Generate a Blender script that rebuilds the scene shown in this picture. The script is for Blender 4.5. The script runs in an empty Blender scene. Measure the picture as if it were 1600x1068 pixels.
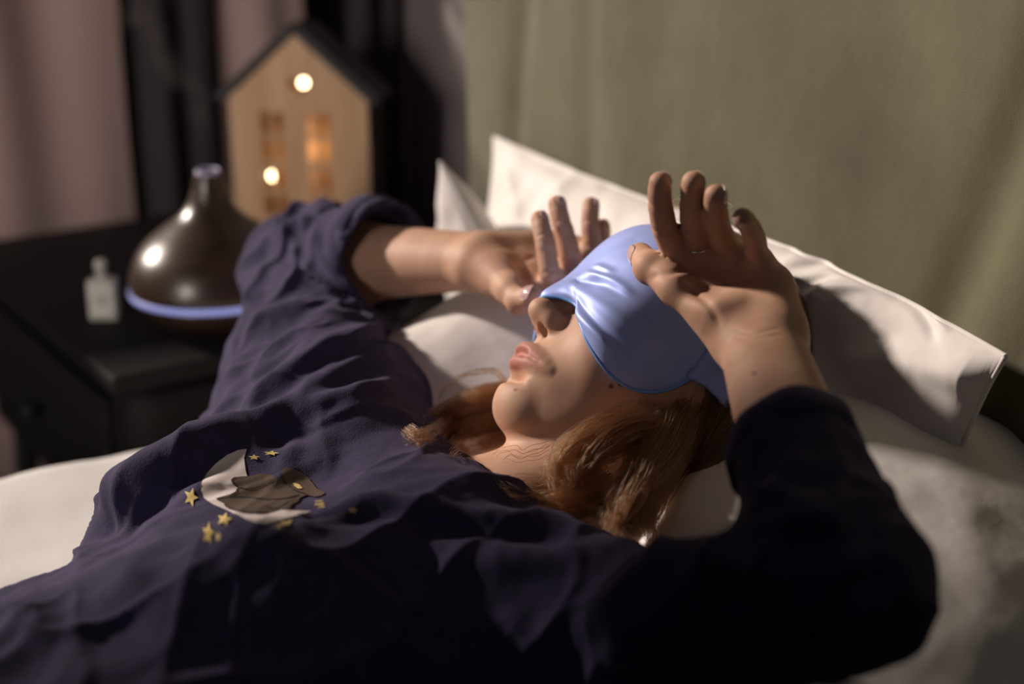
import bpy, math, random
import numpy as np
from mathutils import Vector, Matrix
random.seed(7); rng = np.random.default_rng(7)
SC = bpy.context.scene
COL = SC.collection

# ------------------------------------------------------------------ camera, world, light, exposure
PITCH = math.radians(19.7); AZ = math.radians(60.5); FPX = 2222.0
cr = np.array([math.sin(AZ), -math.cos(AZ), 0.0])
cf = np.array([math.cos(AZ)*math.cos(PITCH), math.sin(AZ)*math.cos(PITCH), -math.sin(PITCH)])
cu = np.cross(cr, cf)
CAM = np.array([0, 0, .55])
cam = bpy.data.cameras.new('camera'); camo = bpy.data.objects.new('camera', cam); COL.objects.link(camo)
cam.sensor_width = 36; cam.lens = 36*FPX/1600
cam.clip_start = .02
camo.matrix_world = Matrix(((cr[0], cu[0], -cf[0], CAM[0]), (cr[1], cu[1], -cf[1], CAM[1]), (cr[2], cu[2], -cf[2], CAM[2]), (0, 0, 0, 1)))
cam.dof.use_dof = True; cam.dof.focus_distance = 1.0; cam.dof.aperture_fstop = 2.4
SC.camera = camo
world = bpy.data.worlds.new('world'); SC.world = world; world.use_nodes = True
world.node_tree.nodes['Background'].inputs[0].default_value = (.75, .78, 1.0, 1)
world.node_tree.nodes['Background'].inputs[1].default_value = .03
sun = bpy.data.lights.new('sun', 'SUN'); suno = bpy.data.objects.new('sun', sun); COL.objects.link(suno)
SUN_DIR = Vector((.53, -.72, -.45)).normalized()
suno.rotation_euler = SUN_DIR.to_track_quat('-Z', 'Y').to_euler()
sun.energy = 5.2; sun.angle = math.radians(4); sun.color = (1.0, .86, .74)
SC.view_settings.view_transform = 'Standard'; SC.view_settings.look = 'None'
SC.view_settings.exposure = 0.0; SC.view_settings.gamma = 1.0; SC.view_settings.use_curve_mapping = False

def W(x, y, t):
    """the point at depth t seen at picture position x, y"""
    return CAM + t*(cf + cr*(x-800)/FPX + cu*(534-y)/FPX)

# ------------------------------------------------------------------ object helpers
def tag(o, label=None, cat=None, group=None, kind=None):
    if label: o['label'] = label
    if cat: o['category'] = cat
    if group: o['group'] = group
    if kind: o['kind'] = kind
    return o
def empty(name, loc=(0, 0, 0), rz=0, parent=None):
    o = bpy.data.objects.new(name, None); COL.objects.link(o); o.location = loc; o.rotation_euler = (0, 0, rz)
    o.empty_display_size = .05
    if parent: o.parent = parent
    return o
def mesh(name, v, faces, mat, parent=None, smooth=True, uv=None):
    me = bpy.data.meshes.new(name)
    v = np.asarray(v, float)
    if isinstance(faces, np.ndarray):
        n = len(faces); k = faces.shape[1]
        me.vertices.add(len(v)); me.vertices.foreach_set('co', v.ravel())
        me.loops.add(n*k); me.loops.foreach_set('vertex_index', faces.ravel().astype(np.int32))
        me.polygons.add(n); me.polygons.foreach_set('loop_start', np.arange(0, n*k, k, dtype=np.int32))
        me.update(calc_edges=True); me.validate()
    else:
        me.from_pydata([tuple(p) for p in v], [], faces); me.update()
    if smooth: me.shade_smooth()
    if mat: me.materials.append(mat)
    o = bpy.data.objects.new(name, me); COL.objects.link(o)
    if parent: o.parent = parent
    return o
def attr(o, name, vals):
    a = o.data.attributes.new(name, 'FLOAT', 'POINT'); a.data.foreach_set('value', np.asarray(vals, np.float32))
def grid_faces(nu, nv, wrap_u=False, wrap_v=False, base=0):
    fu = nu if wrap_u else nu-1; fv = nv if wrap_v else nv-1
    i, j = np.meshgrid(np.arange(fu), np.arange(fv), indexing='ij'); i = i.ravel(); j = j.ravel()
    i2 = (i+1) % nu; j2 = (j+1) % nv
    return np.stack([i*nv+j, i2*nv+j, i2*nv+j2, i*nv+j2], 1)+base
class MB:
    def __init__(s): s.v = []; s.f = []
    def add(s, v, f):
        b = len(s.v); s.v += [tuple(p) for p in v]; s.f += [tuple(int(i)+b for i in q) for q in f]; return s
    def box(s, c, h, rz=0, M=None):
        c = np.array(c, float); h = np.array(h, float)
        P = np.array([[x, y, z] for x in (-1, 1) for y in (-1, 1) for z in (-1, 1)], float)*h
        if rz: cz, sz = math.cos(rz), math.sin(rz); P = P @ np.array([[cz, sz, 0], [-sz, cz, 0], [0, 0, 1]])
        if M is not None: P = P @ np.array(M).T
        return s.add(P+c, [(0, 1, 3, 2), (4, 6, 7, 5), (0, 4, 5, 1), (2, 3, 7, 6), (0, 2, 6, 4), (1, 5, 7, 3)])
    def lathe(s, prof, c=(0, 0, 0), n=64):
        v = []; f = []
        for r, z in prof:
            for k in range(n):
                a = 2*math.pi*k/n; v.append((c[0]+r*math.cos(a), c[1]+r*math.sin(a), c[2]+z))
        for i in range(len(prof)-1):
            for k in range(n): f.append((i*n+k, i*n+(k+1) % n, (i+1)*n+(k+1) % n, (i+1)*n+k))
        return s.add(v, f)
    def tube(s, pts, r, n=8, closed=False, caps=True):
        pts = np.asarray(pts, float); m = len(pts); rr = np.broadcast_to(r, (m,))
        v = []; up = None
        for i in range(m):
            a = pts[(i-1) % m] if (i > 0 or closed) else pts[i]; b = pts[(i+1) % m] if (i < m-1 or closed) else pts[i]
            d = b-a; d = d/(np.linalg.norm(d)+1e-12)
            if up is None: up = np.cross(d, [0.3, 0.2, .9]); 
            up = up-d*(up@d); up = up/(np.linalg.norm(up)+1e-12); w = np.cross(d, up)
            for k in range(n):
                t = 2*math.pi*k/n; v.append(pts[i]+rr[i]*(math.cos(t)*up+math.sin(t)*w))
        f = []
        for i in range(m if closed else m-1):
            j = (i+1) % m
            for k in range(n): f.append((i*n+k, i*n+(k+1) % n, j*n+(k+1) % n, j*n+k))
        if caps and not closed: f.append(tuple(range(n))[::-1]); f.append(tuple(range((m-1)*n, m*n)))
        return s.add(v, f)
    def build(s, name, mat, parent=None, smooth=False, bevel=0, seg=2):
        o = mesh(name, s.v, s.f, mat, parent, smooth)
        if bevel:
            b = o.modifiers.new('bevel', 'BEVEL'); b.width = bevel; b.segments = seg; b.limit_method = 'ANGLE'
            o.data.shade_smooth(); b.harden_normals = False
        return o
def spline(pts, n):
    """Catmull-Rom through the points, n samples"""
    P = np.asarray(pts, float); m = len(P)
    Q = np.vstack([2*P[0]-P[1], P, 2*P[-1]-P[-2]])
    t = np.linspace(0, m-1, n); i = np.minimum(t.astype(int), m-2); u = (t-i)[:, None]
    a, b, c, d = Q[i], Q[i+1], Q[i+2], Q[i+3]
    return .5*((2*b)+(c-a)*u+(2*a-5*b+4*c-d)*u**2+(3*b-a-3*c+d)*u**3)
def vnoise(P, scale, seed=0, octaves=3):
    """smooth value noise in space"""
    out = np.zeros(len(P)); amp = 1.0; tot = 0
    for o in range(octaves):
        Q = P*scale*2**o+seed*17.3+o*5.1; I = np.floor(Q).astype(np.int64); Fr = Q-I; Fr = Fr*Fr*(3-2*Fr)
        val = 0
        for dx in (0, 1):
            for dy in (0, 1):
                for dz in (0, 1):
                    h = (I[:, 0]+dx)*374761393+(I[:, 1]+dy)*668265263+(I[:, 2]+dz)*2147483647
                    h = (h ^ (h >> 13))*1274126177; h = ((h ^ (h >> 16)) & 0xffff)/65535.0
                    wgt = (Fr[:, 0] if dx else 1-Fr[:, 0])*(Fr[:, 1] if dy else 1-Fr[:, 1])*(Fr[:, 2] if dz else 1-Fr[:, 2])
                    val = val+h*wgt
        out += amp*(val*2-1); tot += amp; amp *= .5
    return out/tot

# ------------------------------------------------------------------ distance-field solids, meshed with sparse surface nets
class Cone:
    def __init__(s, a, b, ra, rb): s.a = np.array(a, float); s.b = np.array(b, float); s.ra = ra; s.rb = rb; s.c = (s.a+s.b)/2; s.R = np.linalg.norm(s.b-s.a)/2+max(ra, rb)
    def d(s, P):
        ab = s.b-s.a; t = np.clip((P-s.a)@ab/(ab@ab+1e-12), 0, 1)
        return np.linalg.norm(P-s.a-t[:, None]*ab, axis=1)-(s.ra+(s.rb-s.ra)*t)
class Ell:
    def __init__(s, c, r, R=None): s.c = np.array(c, float); s.r = np.array(r, float); s.M = np.eye(3) if R is None else np.array(R, float); s.R = max(r)
    def d(s, P):
        q = ((P-s.c)@s.M)/s.r; k0 = np.linalg.norm(q, axis=1); k1 = np.linalg.norm(q/s.r, axis=1)+1e-9
        return k0*(k0-1)/k1
class Grp:
    """ordered list of (operation, solid, blend): 'u' union, 's' subtract, 'i' intersect"""
    def __init__(s, ops): s.ops = list(ops); s.bound()
    def bound(s):
        c = [p.c for o, p, k in s.ops if o == 'u']
        s.c = np.mean(c, 0); s.R = max(np.linalg.norm(p.c-s.c)+p.R for o, p, k in s.ops if o == 'u')
    def d(s, P, c=None, R=None):
        d = np.full(len(P), 1.0)
        for op, p, k in s.ops:
            if c is not None and op != 'i' and np.linalg.norm(c-p.c)-p.R-R > k+.035: continue
            e = p.d(P, c, R) if isinstance(p, Grp) else p.d(P)
            if op == 'u':
                if k > 0: h = np.maximum(k-np.abs(d-e), 0)/k; d = np.minimum(d, e)-h*h*k*.25
                else: d = np.minimum(d, e)
            else:
                if op == 's': e = -e
                if k > 0: h = np.maximum(k-np.abs(d-e), 0)/k; d = np.maximum(d, e)+h*h*k*.25
                else: d = np.maximum(d, e)
        return d
def nets(g, h, lo, hi, B=16, newton=2):
    lo = np.array(lo, float); hi = np.array(hi, float)
    bs = B*h; nb = np.ceil((hi-lo)/bs).astype(int)
    I = np.stack(np.meshgrid(*[np.arange(n) for n in nb], indexing='ij'), -1).reshape(-1, 3)
    cen = lo+(I+.5)*bs; rad = bs*math.sqrt(3)/2
    dc = np.concatenate([g.d(c) for c in np.array_split(cen, max(1, len(cen)//20000))])
    I = I[np.abs(dc) < rad*1.5+.01]
    n1 = B+1
    L = np.stack(np.meshgrid(*[np.arange(n1)]*3, indexing='ij'), -1)
    keys = []; vs = []; signs = []
    S = np.int64(1 << 20)
    corners = [(x, y, z) for x in (0, 1) for y in (0, 1) for z in (0, 1)]
    edges = [(a, b) for a in range(8) for b in range(a+1, 8) if sum(abs(corners[a][i]-corners[b][i]) for i in range(3)) == 1]
    for bi in I:
        P = lo+(L+bi*B)*h; c = lo+(bi+.5)*bs
        D = g.d(P.reshape(-1, 3), c, rad).reshape(n1, n1, n1)
        if D.min() > 0 or D.max() < 0: continue
        cv = np.stack([D[x:x+B, y:y+B, z:z+B] for x, y, z in corners], -1)
        act = (cv.min(-1) < 0) & (cv.max(-1) >= 0)
        idx = np.argwhere(act)
        if not len(idx): continue
        val = cv[act]; acc = np.zeros((len(idx), 3)); cnt = np.zeros(len(idx))
        for a, b in edges:
            va, vb = val[:, a], val[:, b]; m = (va < 0) != (vb < 0); t = np.where(m, va/(va-vb+1e-20), 0)
            pa = np.array(corners[a], float); pb = np.array(corners[b], float)
            acc += np.where(m[:, None], pa+t[:, None]*(pb-pa), 0); cnt += m
        V = lo+(idx+bi*B+acc/cnt[:, None])*h
        V0 = V.copy()
        for _ in range(newton):
            e = h*.5; d0 = g.d(V, c, rad)
            G = np.stack([g.d(V+np.eye(3)[i]*e, c, rad)-d0 for i in range(3)], 1)/e
            st = d0[:, None]*G/((G*G).sum(1)[:, None]+1e-6)
            ln = np.linalg.norm(st, axis=1); st *= np.minimum(1, .5*h/(ln+1e-9))[:, None]
            V = V-st
        V = V0+np.clip(V-V0, -h, h)
        gi = (idx+bi*B).astype(np.int64)+2
        keys.append((gi[:, 0]*S+gi[:, 1])*S+gi[:, 2]); vs.append(V); signs.append(val[:, [0, 4, 2, 1]] < 0)
    keys = np.concatenate(keys); V = np.concatenate(vs); sg = np.concatenate(signs)
    o = np.argsort(keys); keys = keys[o]; V = V[o]; sg = sg[o]
    F = []
    st = [S*S, S, np.int64(1)]
    for ax in range(3):
        m = sg[:, 0] != sg[:, ax+1]
        b, c = (ax+1) % 3, (ax+2) % 3
        k0 = keys[m]
        q = [np.searchsorted(keys, k) for k in (k0, k0-st[b], k0-st[b]-st[c], k0-st[c])]
        q = np.stack(q, 1); q = np.minimum(q, len(keys)-1)
        ok = (keys[q[:, 1]] == k0-st[b]) & (keys[q[:, 2]] == k0-st[b]-st[c]) & (keys[q[:, 3]] == k0-st[c])
        q = q[ok]; fl = sg[m][ok][:, 0]
        q[~fl] = q[~fl][:, ::-1]
        F.append(q)
    return V, np.concatenate(F)
def normals(V, F):
    n = np.cross(V[F[:, 2]]-V[F[:, 0]], V[F[:, 3]]-V[F[:, 1]]); N = np.zeros_like(V)
    for k in range(4): np.add.at(N, F[:, k], n)
    return N/(np.linalg.norm(N, axis=1)[:, None]+1e-12)
def cast(g, x, y, t0=.45, t1=2.2):
    """first point of a solid along the line of sight through x, y"""
    d = cf+cr*(x-800)/FPX+cu*(534-y)/FPX; ln = np.linalg.norm(d); t = t0
    for _ in range(200):
        e = g.d((CAM+t*d)[None])[0]
        if e < .0004: return CAM+t*d
        t += max(e*.7, .0004)/ln
        if t > t1: return None
    return CAM+t*d
def seg_dist(P, pl):
    best = np.full(len(P), 1e9); par = np.zeros(len(P)); m = len(pl)-1
    for i in range(m):
        a, b = pl[i], pl[i+1]; ab = b-a; t = np.clip((P-a)@ab/(ab@ab+1e-12), 0, 1)
        d = np.linalg.norm(P-a-t[:, None]*ab, axis=1); k = d < best
        best[k] = d[k]; par[k] = (i+t[k])/m
    return best, par
def folds(V, N, lines):
    """raise or sink cloth along lines: (points, width, height) ends taper out"""
    disp = np.zeros(len(V))
    for pl, w, hgt in lines:
        pl = np.array([p for p in pl if p is not None])
        if len(pl) < 2: continue
        pl = spline(pl, 4*len(pl))
        lo = pl.min(0)-3*w; hi = pl.max(0)+3*w
        m = np.all((V > lo) & (V < hi), 1)
        if not m.any(): continue
        d, s = seg_dist(V[m], pl)
        tp = np.minimum(1, np.minimum(s, 1-s)*5+.15)
        disp[m] += hgt*tp*np.exp(-(d/w)**2)
    return disp

# ------------------------------------------------------------------ materials
def mat(name, base=(.5, .5, .5), rough=.6, **k):
    m = bpy.data.materials.new(name); m.use_nodes = True; b = m.node_tree.nodes['Principled BSDF']
    b.inputs['Base Color'].default_value = (*base, 1); b.inputs['Roughness'].default_value = rough
    for q, v in k.items():
        b.inputs[q.replace('_', ' ')].default_value = v
    return m
def nodes(m): return m.node_tree.nodes, m.node_tree.links, m.node_tree.nodes['Principled BSDF']
def noise_col(m, c1, c2, scale, detail=4, rough=.6, stretch=(1, 1, 1), lo=.35, hi=.65):
    n, l, b = nodes(m)
    tc = n.new('ShaderNodeTexCoord'); mp = n.new('ShaderNodeMapping'); mp.inputs['Scale'].default_value = stretch
    nz = n.new('ShaderNodeTexNoise'); nz.inputs['Scale'].default_value = scale; nz.inputs['Detail'].default_value = detail; nz.inputs['Roughness'].default_value = rough
    r = n.new('ShaderNodeValToRGB'); r.color_ramp.elements[0].position = lo; r.color_ramp.elements[1].position = hi
    r.color_ramp.elements[0].color = (*c1, 1); r.color_ramp.elements[1].color = (*c2, 1)
    l.new(tc.outputs['Object'], mp.inputs[0]); l.new(mp.outputs[0], nz.inputs['Vector']); l.new(nz.outputs[0], r.inputs[0]); l.new(r.outputs[0], b.inputs['Base Color'])
    return nz, mp, r
def bump(m, scale, dist, strength=1, detail=4, stretch=(1, 1, 1), kind='noise'):
    n, l, b = nodes(m)
    tc = n.new('ShaderNodeTexCoord'); mp = n.new('ShaderNodeMapping'); mp.inputs['Scale'].default_value = stretch
    nz = n.new('ShaderNodeTexNoise'); nz.inputs['Scale'].default_value = scale; nz.inputs['Detail'].default_value = detail
    bp = n.new('ShaderNodeBump'); bp.inputs['Distance'].default_value = dist; bp.inputs['Strength'].default_value = strength
    l.new(tc.outputs['Object'], mp.inputs[0]); l.new(mp.outputs[0], nz.inputs['Vector']); l.new(nz.outputs[0], bp.inputs['Height'])
    if b.inputs['Normal'].is_linked: l.new(b.inputs['Normal'].links[0].from_socket, bp.inputs['Normal'])
    l.new(bp.outputs[0], b.inputs['Normal']); return bp
M = {}
M['velvet'] = mat('green_velvet', (.17, .16, .085), .75, Sheen_Weight=.35, Sheen_Roughness=.4)
noise_col(M['velvet'], (.070, .065, .034), (.134, .122, .062), 4.5, 8, .66, (1, 1, .6)); bump(M['velvet'], 900, .0004, .5); bump(M['velvet'], 9, .004, .6, 5)
M['sheet'] = mat('white_sheet', (.72, .70, .68), .8, Sheen_Weight=.2)
bump(M['sheet'], 900, .0003, .4); bump(M['sheet'], 25, .002, .6)
M['pillow'] = mat('white_pillowcase', (.74, .70, .68), .75, Sheen_Weight=.15)
bump(M['pillow'], 1200, .0002, .4); bump(M['pillow'], 14, .004, .5, 3)
M['navy'] = mat('navy_jersey', (.030, .024, .060), .9, Sheen_Weight=.06, Sheen_Roughness=.4)
M['navy'].node_tree.nodes['Principled BSDF'].inputs['Sheen Tint'].default_value = (.55, .42, .75, 1)
noise_col(M['navy'], (.016, .011, .046), (.026, .017, .070), 120, 4, .7); bump(M['navy'], 700, .0006, .7); bump(M['navy'], 45, .003, .35, 4)
M['satin'] = mat('blue_satin', (.34, .42, .84), .56, Sheen_Weight=.1, Anisotropic=.2, Metallic=.30)
bump(M['satin'], 2200, .0001, .12)
M['piping'] = mat('blue_piping', (.14, .32, .72), .4)
M['skin'] = mat('skin', (.62, .37, .25), .60, Specular_IOR_Level=.38)
M['lampwood'] = mat('pale_wood', (.50, .30, .16), .55)
noise_col(M['lampwood'], (.44, .26, .14), (.56, .345, .195), 9, 5, .6, (6, 6, .6))
M['black'] = mat('black_paint', (.008, .008, .009), .6)
M['nightwood'] = mat('black_wood', (.009, .008, .0075), .7, Specular_IOR_Level=.25)
M['darkwood'] = mat('dark_wood_grain', (.035, .018, .012), .32, Coat_Weight=.2, Coat_Roughness=.3)
noise_col(M['darkwood'], (.022, .012, .009), (.045, .024, .016), 12, 5, .6, (1, 1, 6))
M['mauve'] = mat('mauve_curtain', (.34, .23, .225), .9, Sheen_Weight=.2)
M['near_black_cloth'] = mat('near_black_cloth', (.022, .016, .018), .9)
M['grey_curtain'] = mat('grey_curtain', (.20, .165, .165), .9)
M['wall'] = mat('dark_wall', (.03, .025, .025), .9)
M['plaster'] = mat('mauve_grey_plaster', (.16, .135, .135), .9)
M['floor'] = mat('dark_floor', (.02, .016, .013), .6)
M['gold_print'] = mat('gold_print', (.62, .47, .17), .6)
M['white_print'] = mat('white_print', (.70, .62, .60), .55)
M['brown_print'] = mat('brown_print', (.095, .065, .045), .5)
M['outline_print'] = mat('dark_outline_print', (.02, .015, .012), .6)
M['nail'] = mat('nail_varnish', (.62, .42, .40), .18, Coat_Weight=.6)
M['silver'] = mat('silver', (.7, .68, .65), .2, Metallic=1.0)
def emis(name, col, s):
    m = mat(name, (0, 0, 0), .5); b = m.node_tree.nodes['Principled BSDF']
    b.inputs['Emission Color'].default_value = (*col, 1); b.inputs['Emission Strength'].default_value = s; return m
M['ring_light'] = emis('ring_light', (.36, .38, .80), .75)
M['bulb'] = emis('bulb', (1.0, .72, .38), 14)
# skin: blotches, lips, moles, subsurface
n, l, b = nodes(M['skin'])
nz, mp, rp = noise_col(M['skin'], (.47, .265, .180), (.56, .335, .235), 35, 4, .6)
at = n.new('ShaderNodeAttribute'); at.attribute_name = 'lip'; mx = n.new('ShaderNodeMix'); mx.data_type = 'RGBA'
mx.inputs[7].default_value = (.42, .175, .145, 1); l.new(at.outputs['Fac'], mx.inputs[0]); l.new(rp.outputs[0], mx.inputs[6])
at2 = n.new('ShaderNodeAttribute'); at2.attribute_name = 'mole'; mx2 = n.new('ShaderNodeMix'); mx2.data_type = 'RGBA'
mx2.inputs[7].default_value = (.10, .04, .025, 1); l.new(at2.outputs['Fac'], mx2.inputs[0]); l.new(mx.outputs[2], mx2.inputs[6])
l.new(mx2.outputs[2], b.inputs['Base Color'])
b.inputs['Subsurface Weight'].default_value = .22; b.inputs['Subsurface Radius'].default_value = (1, .35, .2); b.inputs['Subsurface Scale'].default_value = .004
bump(M['skin'], 600, .0002, .25, 5); bump(M['skin'], 160, .0002, .2, 3)

# ------------------------------------------------------------------ the setting
WY = 2.10       # curtain side wall
HX = .78        # front of the headboard
FZ = -.55
tag(MB().box((0, .5, FZ-.02), (3.2, 2.2, .02)).build('floor', M['floor']), kind='structure')
tag(MB().box((HX+.16, .2, .85), (.04, 2.05, 1.4)).build('wall_head', M['plaster']), kind='structure')
def wall_with_window(name, wname, axis, at, lo, hi, w0, w1, z0, z1, th=.04):
    def bx(mb, a, b_, c, d, t=th):
        mid = ((a+b_)/2, at, (c+d)/2); hf_ = ((b_-a)/2, t, (d-c)/2)
        if axis == 'y': mid = (at, mid[0], mid[2]); hf_ = (t, hf_[0], hf_[2])
        mb.box(mid, hf_)
    wl_ = MB(); bx(wl_, lo, w0, FZ, 2.6); bx(wl_, w1, hi, FZ, 2.6); bx(wl_, w0, w1, FZ, z0); bx(wl_, w0, w1, z1, 2.6)
    tag(wl_.build(name, M['wall']), kind='structure')
    f_ = MB(); bx(f_, w0, w0+.04, z0, z1, .03); bx(f_, w1-.04, w1, z0, z1, .03); bx(f_, w0+.04, w1-.04, z0, z0+.04, .03); bx(f_, w0+.04, w1-.04, z1-.04, z1, .03)
    tag(f_.build(wname, M['wall']), kind='structure')
wall_with_window('wall_side', 'window_2', 'x', WY+.14, -3.1, 1.0, -2.9, .95, .50, 2.35)
bl = tag(empty('added_sun_blind', (-1.78, WY+.09, 2.35)), 'dark blind added out of view to keep sun off the near sleeve and chest', 'blind')  # invented blind, unseen, blocks the sun over the near sleeve and chest
MB().box((0, 0, -.640), (1.18, .0015, .640)).build('fabric', M['near_black_cloth'], bl)
MB().tube([(-1.19, 0, .0), (1.19, 0, .0)], .02, 16).build('roller', M['black'], bl, smooth=True)
MB().box((0, 0, -1.285), (1.18, .006, .010)).build('bottom_bar', M['black'], bl)
# foot wall with the window the daylight comes through, outside the picture on the left
FX = -3.0; WY0, WY1, WZ0, WZ1 = -1.2, .2, .55, 1.85
wall_with_window('wall_foot', 'window_1', 'y', FX, -1.7, 2.1, WY0, WY1, WZ0, WZ1)
sky = bpy.data.lights.new('window_sky', 'AREA'); sky.shape = 'RECTANGLE'; sky.size = 1.0; sky.size_y = 1.0; sky.energy = 2.6; sky.color = (1.0, .90, .82); sky.spread = math.radians(24)
skyo = bpy.data.objects.new('window_sky', sky); COL.objects.link(skyo); skyo.location = (FX-.06, (WY0+WY1)/2, (WZ0+WZ1)/2)
skyo.rotation_euler = (Vector((.50, 2.0, .25))-skyo.location).to_track_quat('-Z', 'Y').to_euler()
def curtain(x0, x1, y, material, amp, n, label):
    m = 40*n; s = np.linspace(0, 1, m); xs = x0+(x1-x0)*s
    ys = y+amp*np.sin(s*n*2*np.pi+.6)+amp*.35*np.sin(s*n*5.3+1)
    zs = np.linspace(FZ+.02, .475, 24); V = []
    for th in (0, .004):
        for i in range(m):
            for z in zs: V.append((xs[i]+.004*math.sin(z*5+i*.05), ys[i]+th+.006*math.sin(z*3+s[i]*9), z))
    V = np.array(V); F1 = grid_faces(m, 24); F2 = F1[:, ::-1]+m*24
    o = mesh('curtain', V, np.vstack([F1, F2]), material); tag(o, label, 'curtain', None); return o
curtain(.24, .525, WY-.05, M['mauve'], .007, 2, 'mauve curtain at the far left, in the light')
curtain(.53, .66, WY-.05, M['near_black_cloth'], .008, 2, 'near-black panel behind the domed diffuser, standing for shade on the mauve curtain')  # dark panel replaces a shaded stretch of the curtain
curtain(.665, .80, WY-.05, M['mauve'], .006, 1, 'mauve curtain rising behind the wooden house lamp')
curtain(.80, .895, WY-.20, M['near_black_cloth'], .006, 2, 'near-black panel in the corner right of the house lamp')  # plain near-black strip filling the corner

rod = MB().tube([(.15, WY-.11, .482), (.90, WY-.11, .482)], .007, 16).build('curtain_rod', M['black'], smooth=True)
tag(rod, 'thin black curtain rod carrying the short mauve curtains and near-black panels', 'curtain rod')

# ------------------------------------------------------------------ bed
bed = tag(empty('bed', (.0, .85, FZ)), 'bed with a tall olive green velvet headboard', 'bed')
def P0(o): o.parent = bed; o.matrix_parent_inverse = Matrix.Translation((-0.0, -.85, -FZ)); return o
BX0, BY0, BY1 = -1.25, .50, 1.245
def mat_box(x0, x1, y0, y1, z0, z1): return MB().box(((x0+x1)/2, (y0+y1)/2, (z0+z1)/2), ((x1-x0)/2, (y1-y0)/2, (z1-z0)/2))
P0(mat_box(BX0, HX-.01, BY0+.02, BY1-.02, -.26, -.012).build('mattress', M['sheet'], bevel=.03, seg=4))
P0(mat_box(BX0, HX-.005, BY0, BY1, -.45, -.262).build('bed_frame', M['nightwood'], bevel=.01))
for x in (BX0+.08, HX-.08):
    for y in (BY0+.08, BY1-.08): P0(mat_box(x-.025, x+.025, y-.025, y+.025, FZ, -.452).build('leg', M['nightwood']))
# headboard: soft padded slab, a little wavy
HY0, HY1, HZ1 = -.35, 1.52, 1.15
m = 200; q = 90
ys = np.linspace(HY0, HY1, m); zs = np.linspace(-.45, HZ1, q); Yg, Zg = np.meshgrid(ys, zs, indexing='ij')
e = np.minimum(np.minimum(Yg-HY0, HY1-Yg), np.minimum(Zg+.45, HZ1-Zg)); ed = 1-np.clip(e/.03, 0, 1)
Xg = HX+.02*ed**2.5+.004*np.sin(Yg*9+Zg*3)+.003*np.sin(Yg*23-Zg*11)
Xg += .008*np.exp(-((Yg-.62+(Zg-.5)*.35)/.025)**2)+.010*np.exp(-((Yg-.50+(Zg-.5)*.45)/.03)**2)+.006*np.exp(-((Yg-1.36+(Zg-.4)*.08)/.02)**2)+.004*np.exp(-((Yg-1.22)/.02)**2)
Xg += vnoise(np.stack([Xg, Yg*5, Zg*1.6], -1).reshape(-1, 3), 1, 33).reshape(Xg.shape)*.003
V = np.stack([Xg, Yg, Zg], -1).reshape(-1, 3); V2 = V.copy(); V2[:, 0] = HX+.085
F = grid_faces(m, q)[:, ::-1]; F2 = grid_faces(m, q)+m*q
rim = []
bd = [i*q for i in range(m)]+[(m-1)*q+j for j in range(1, q)]+[i*q+q-1 for i in range(m-2, -1, -1)]+[j for j in range(q-2, 0, -1)]
for a, c in zip(bd, bd[1:]+bd[:1]): rim.append((a, c, c+m*q, a+m*q))
P0(mesh('headboard', np.vstack([V, V2]), np.vstack([F, F2, np.array(rim)]), M['velvet']))

# sheet draped over the mattress
nx, ny = 150, 90
xs = np.linspace(BX0-.01, HX-.004, nx); s = np.linspace(-.22, BY1-BY0+.22, ny)
V = []
for x in xs:
    for t in s:
        if t < 0: y, z = BY0-.004, t
        elif t > BY1-BY0: y, z = BY1+.004, -(t-(BY1-BY0))
        else: y, z = BY0+t, 0
        V.append((x, y, z))
V = np.array(V); wr = vnoise(V, 9, 3)*.004+vnoise(V*np.array([3, 1, 1]), 16, 5)*.0025
V[:, 2] += np.where(V[:, 2] > -.01, wr, 0)
F = grid_faces(nx, ny)
o = mesh('bed_sheet', V, F, M['sheet']); sm = o.modifiers.new('s', 'SOLIDIFY'); sm.thickness = .003; sm.offset = 1
tag(o, 'white crumpled bed sheet over the mattress, seen at lower left', 'bed sheet')

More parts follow.
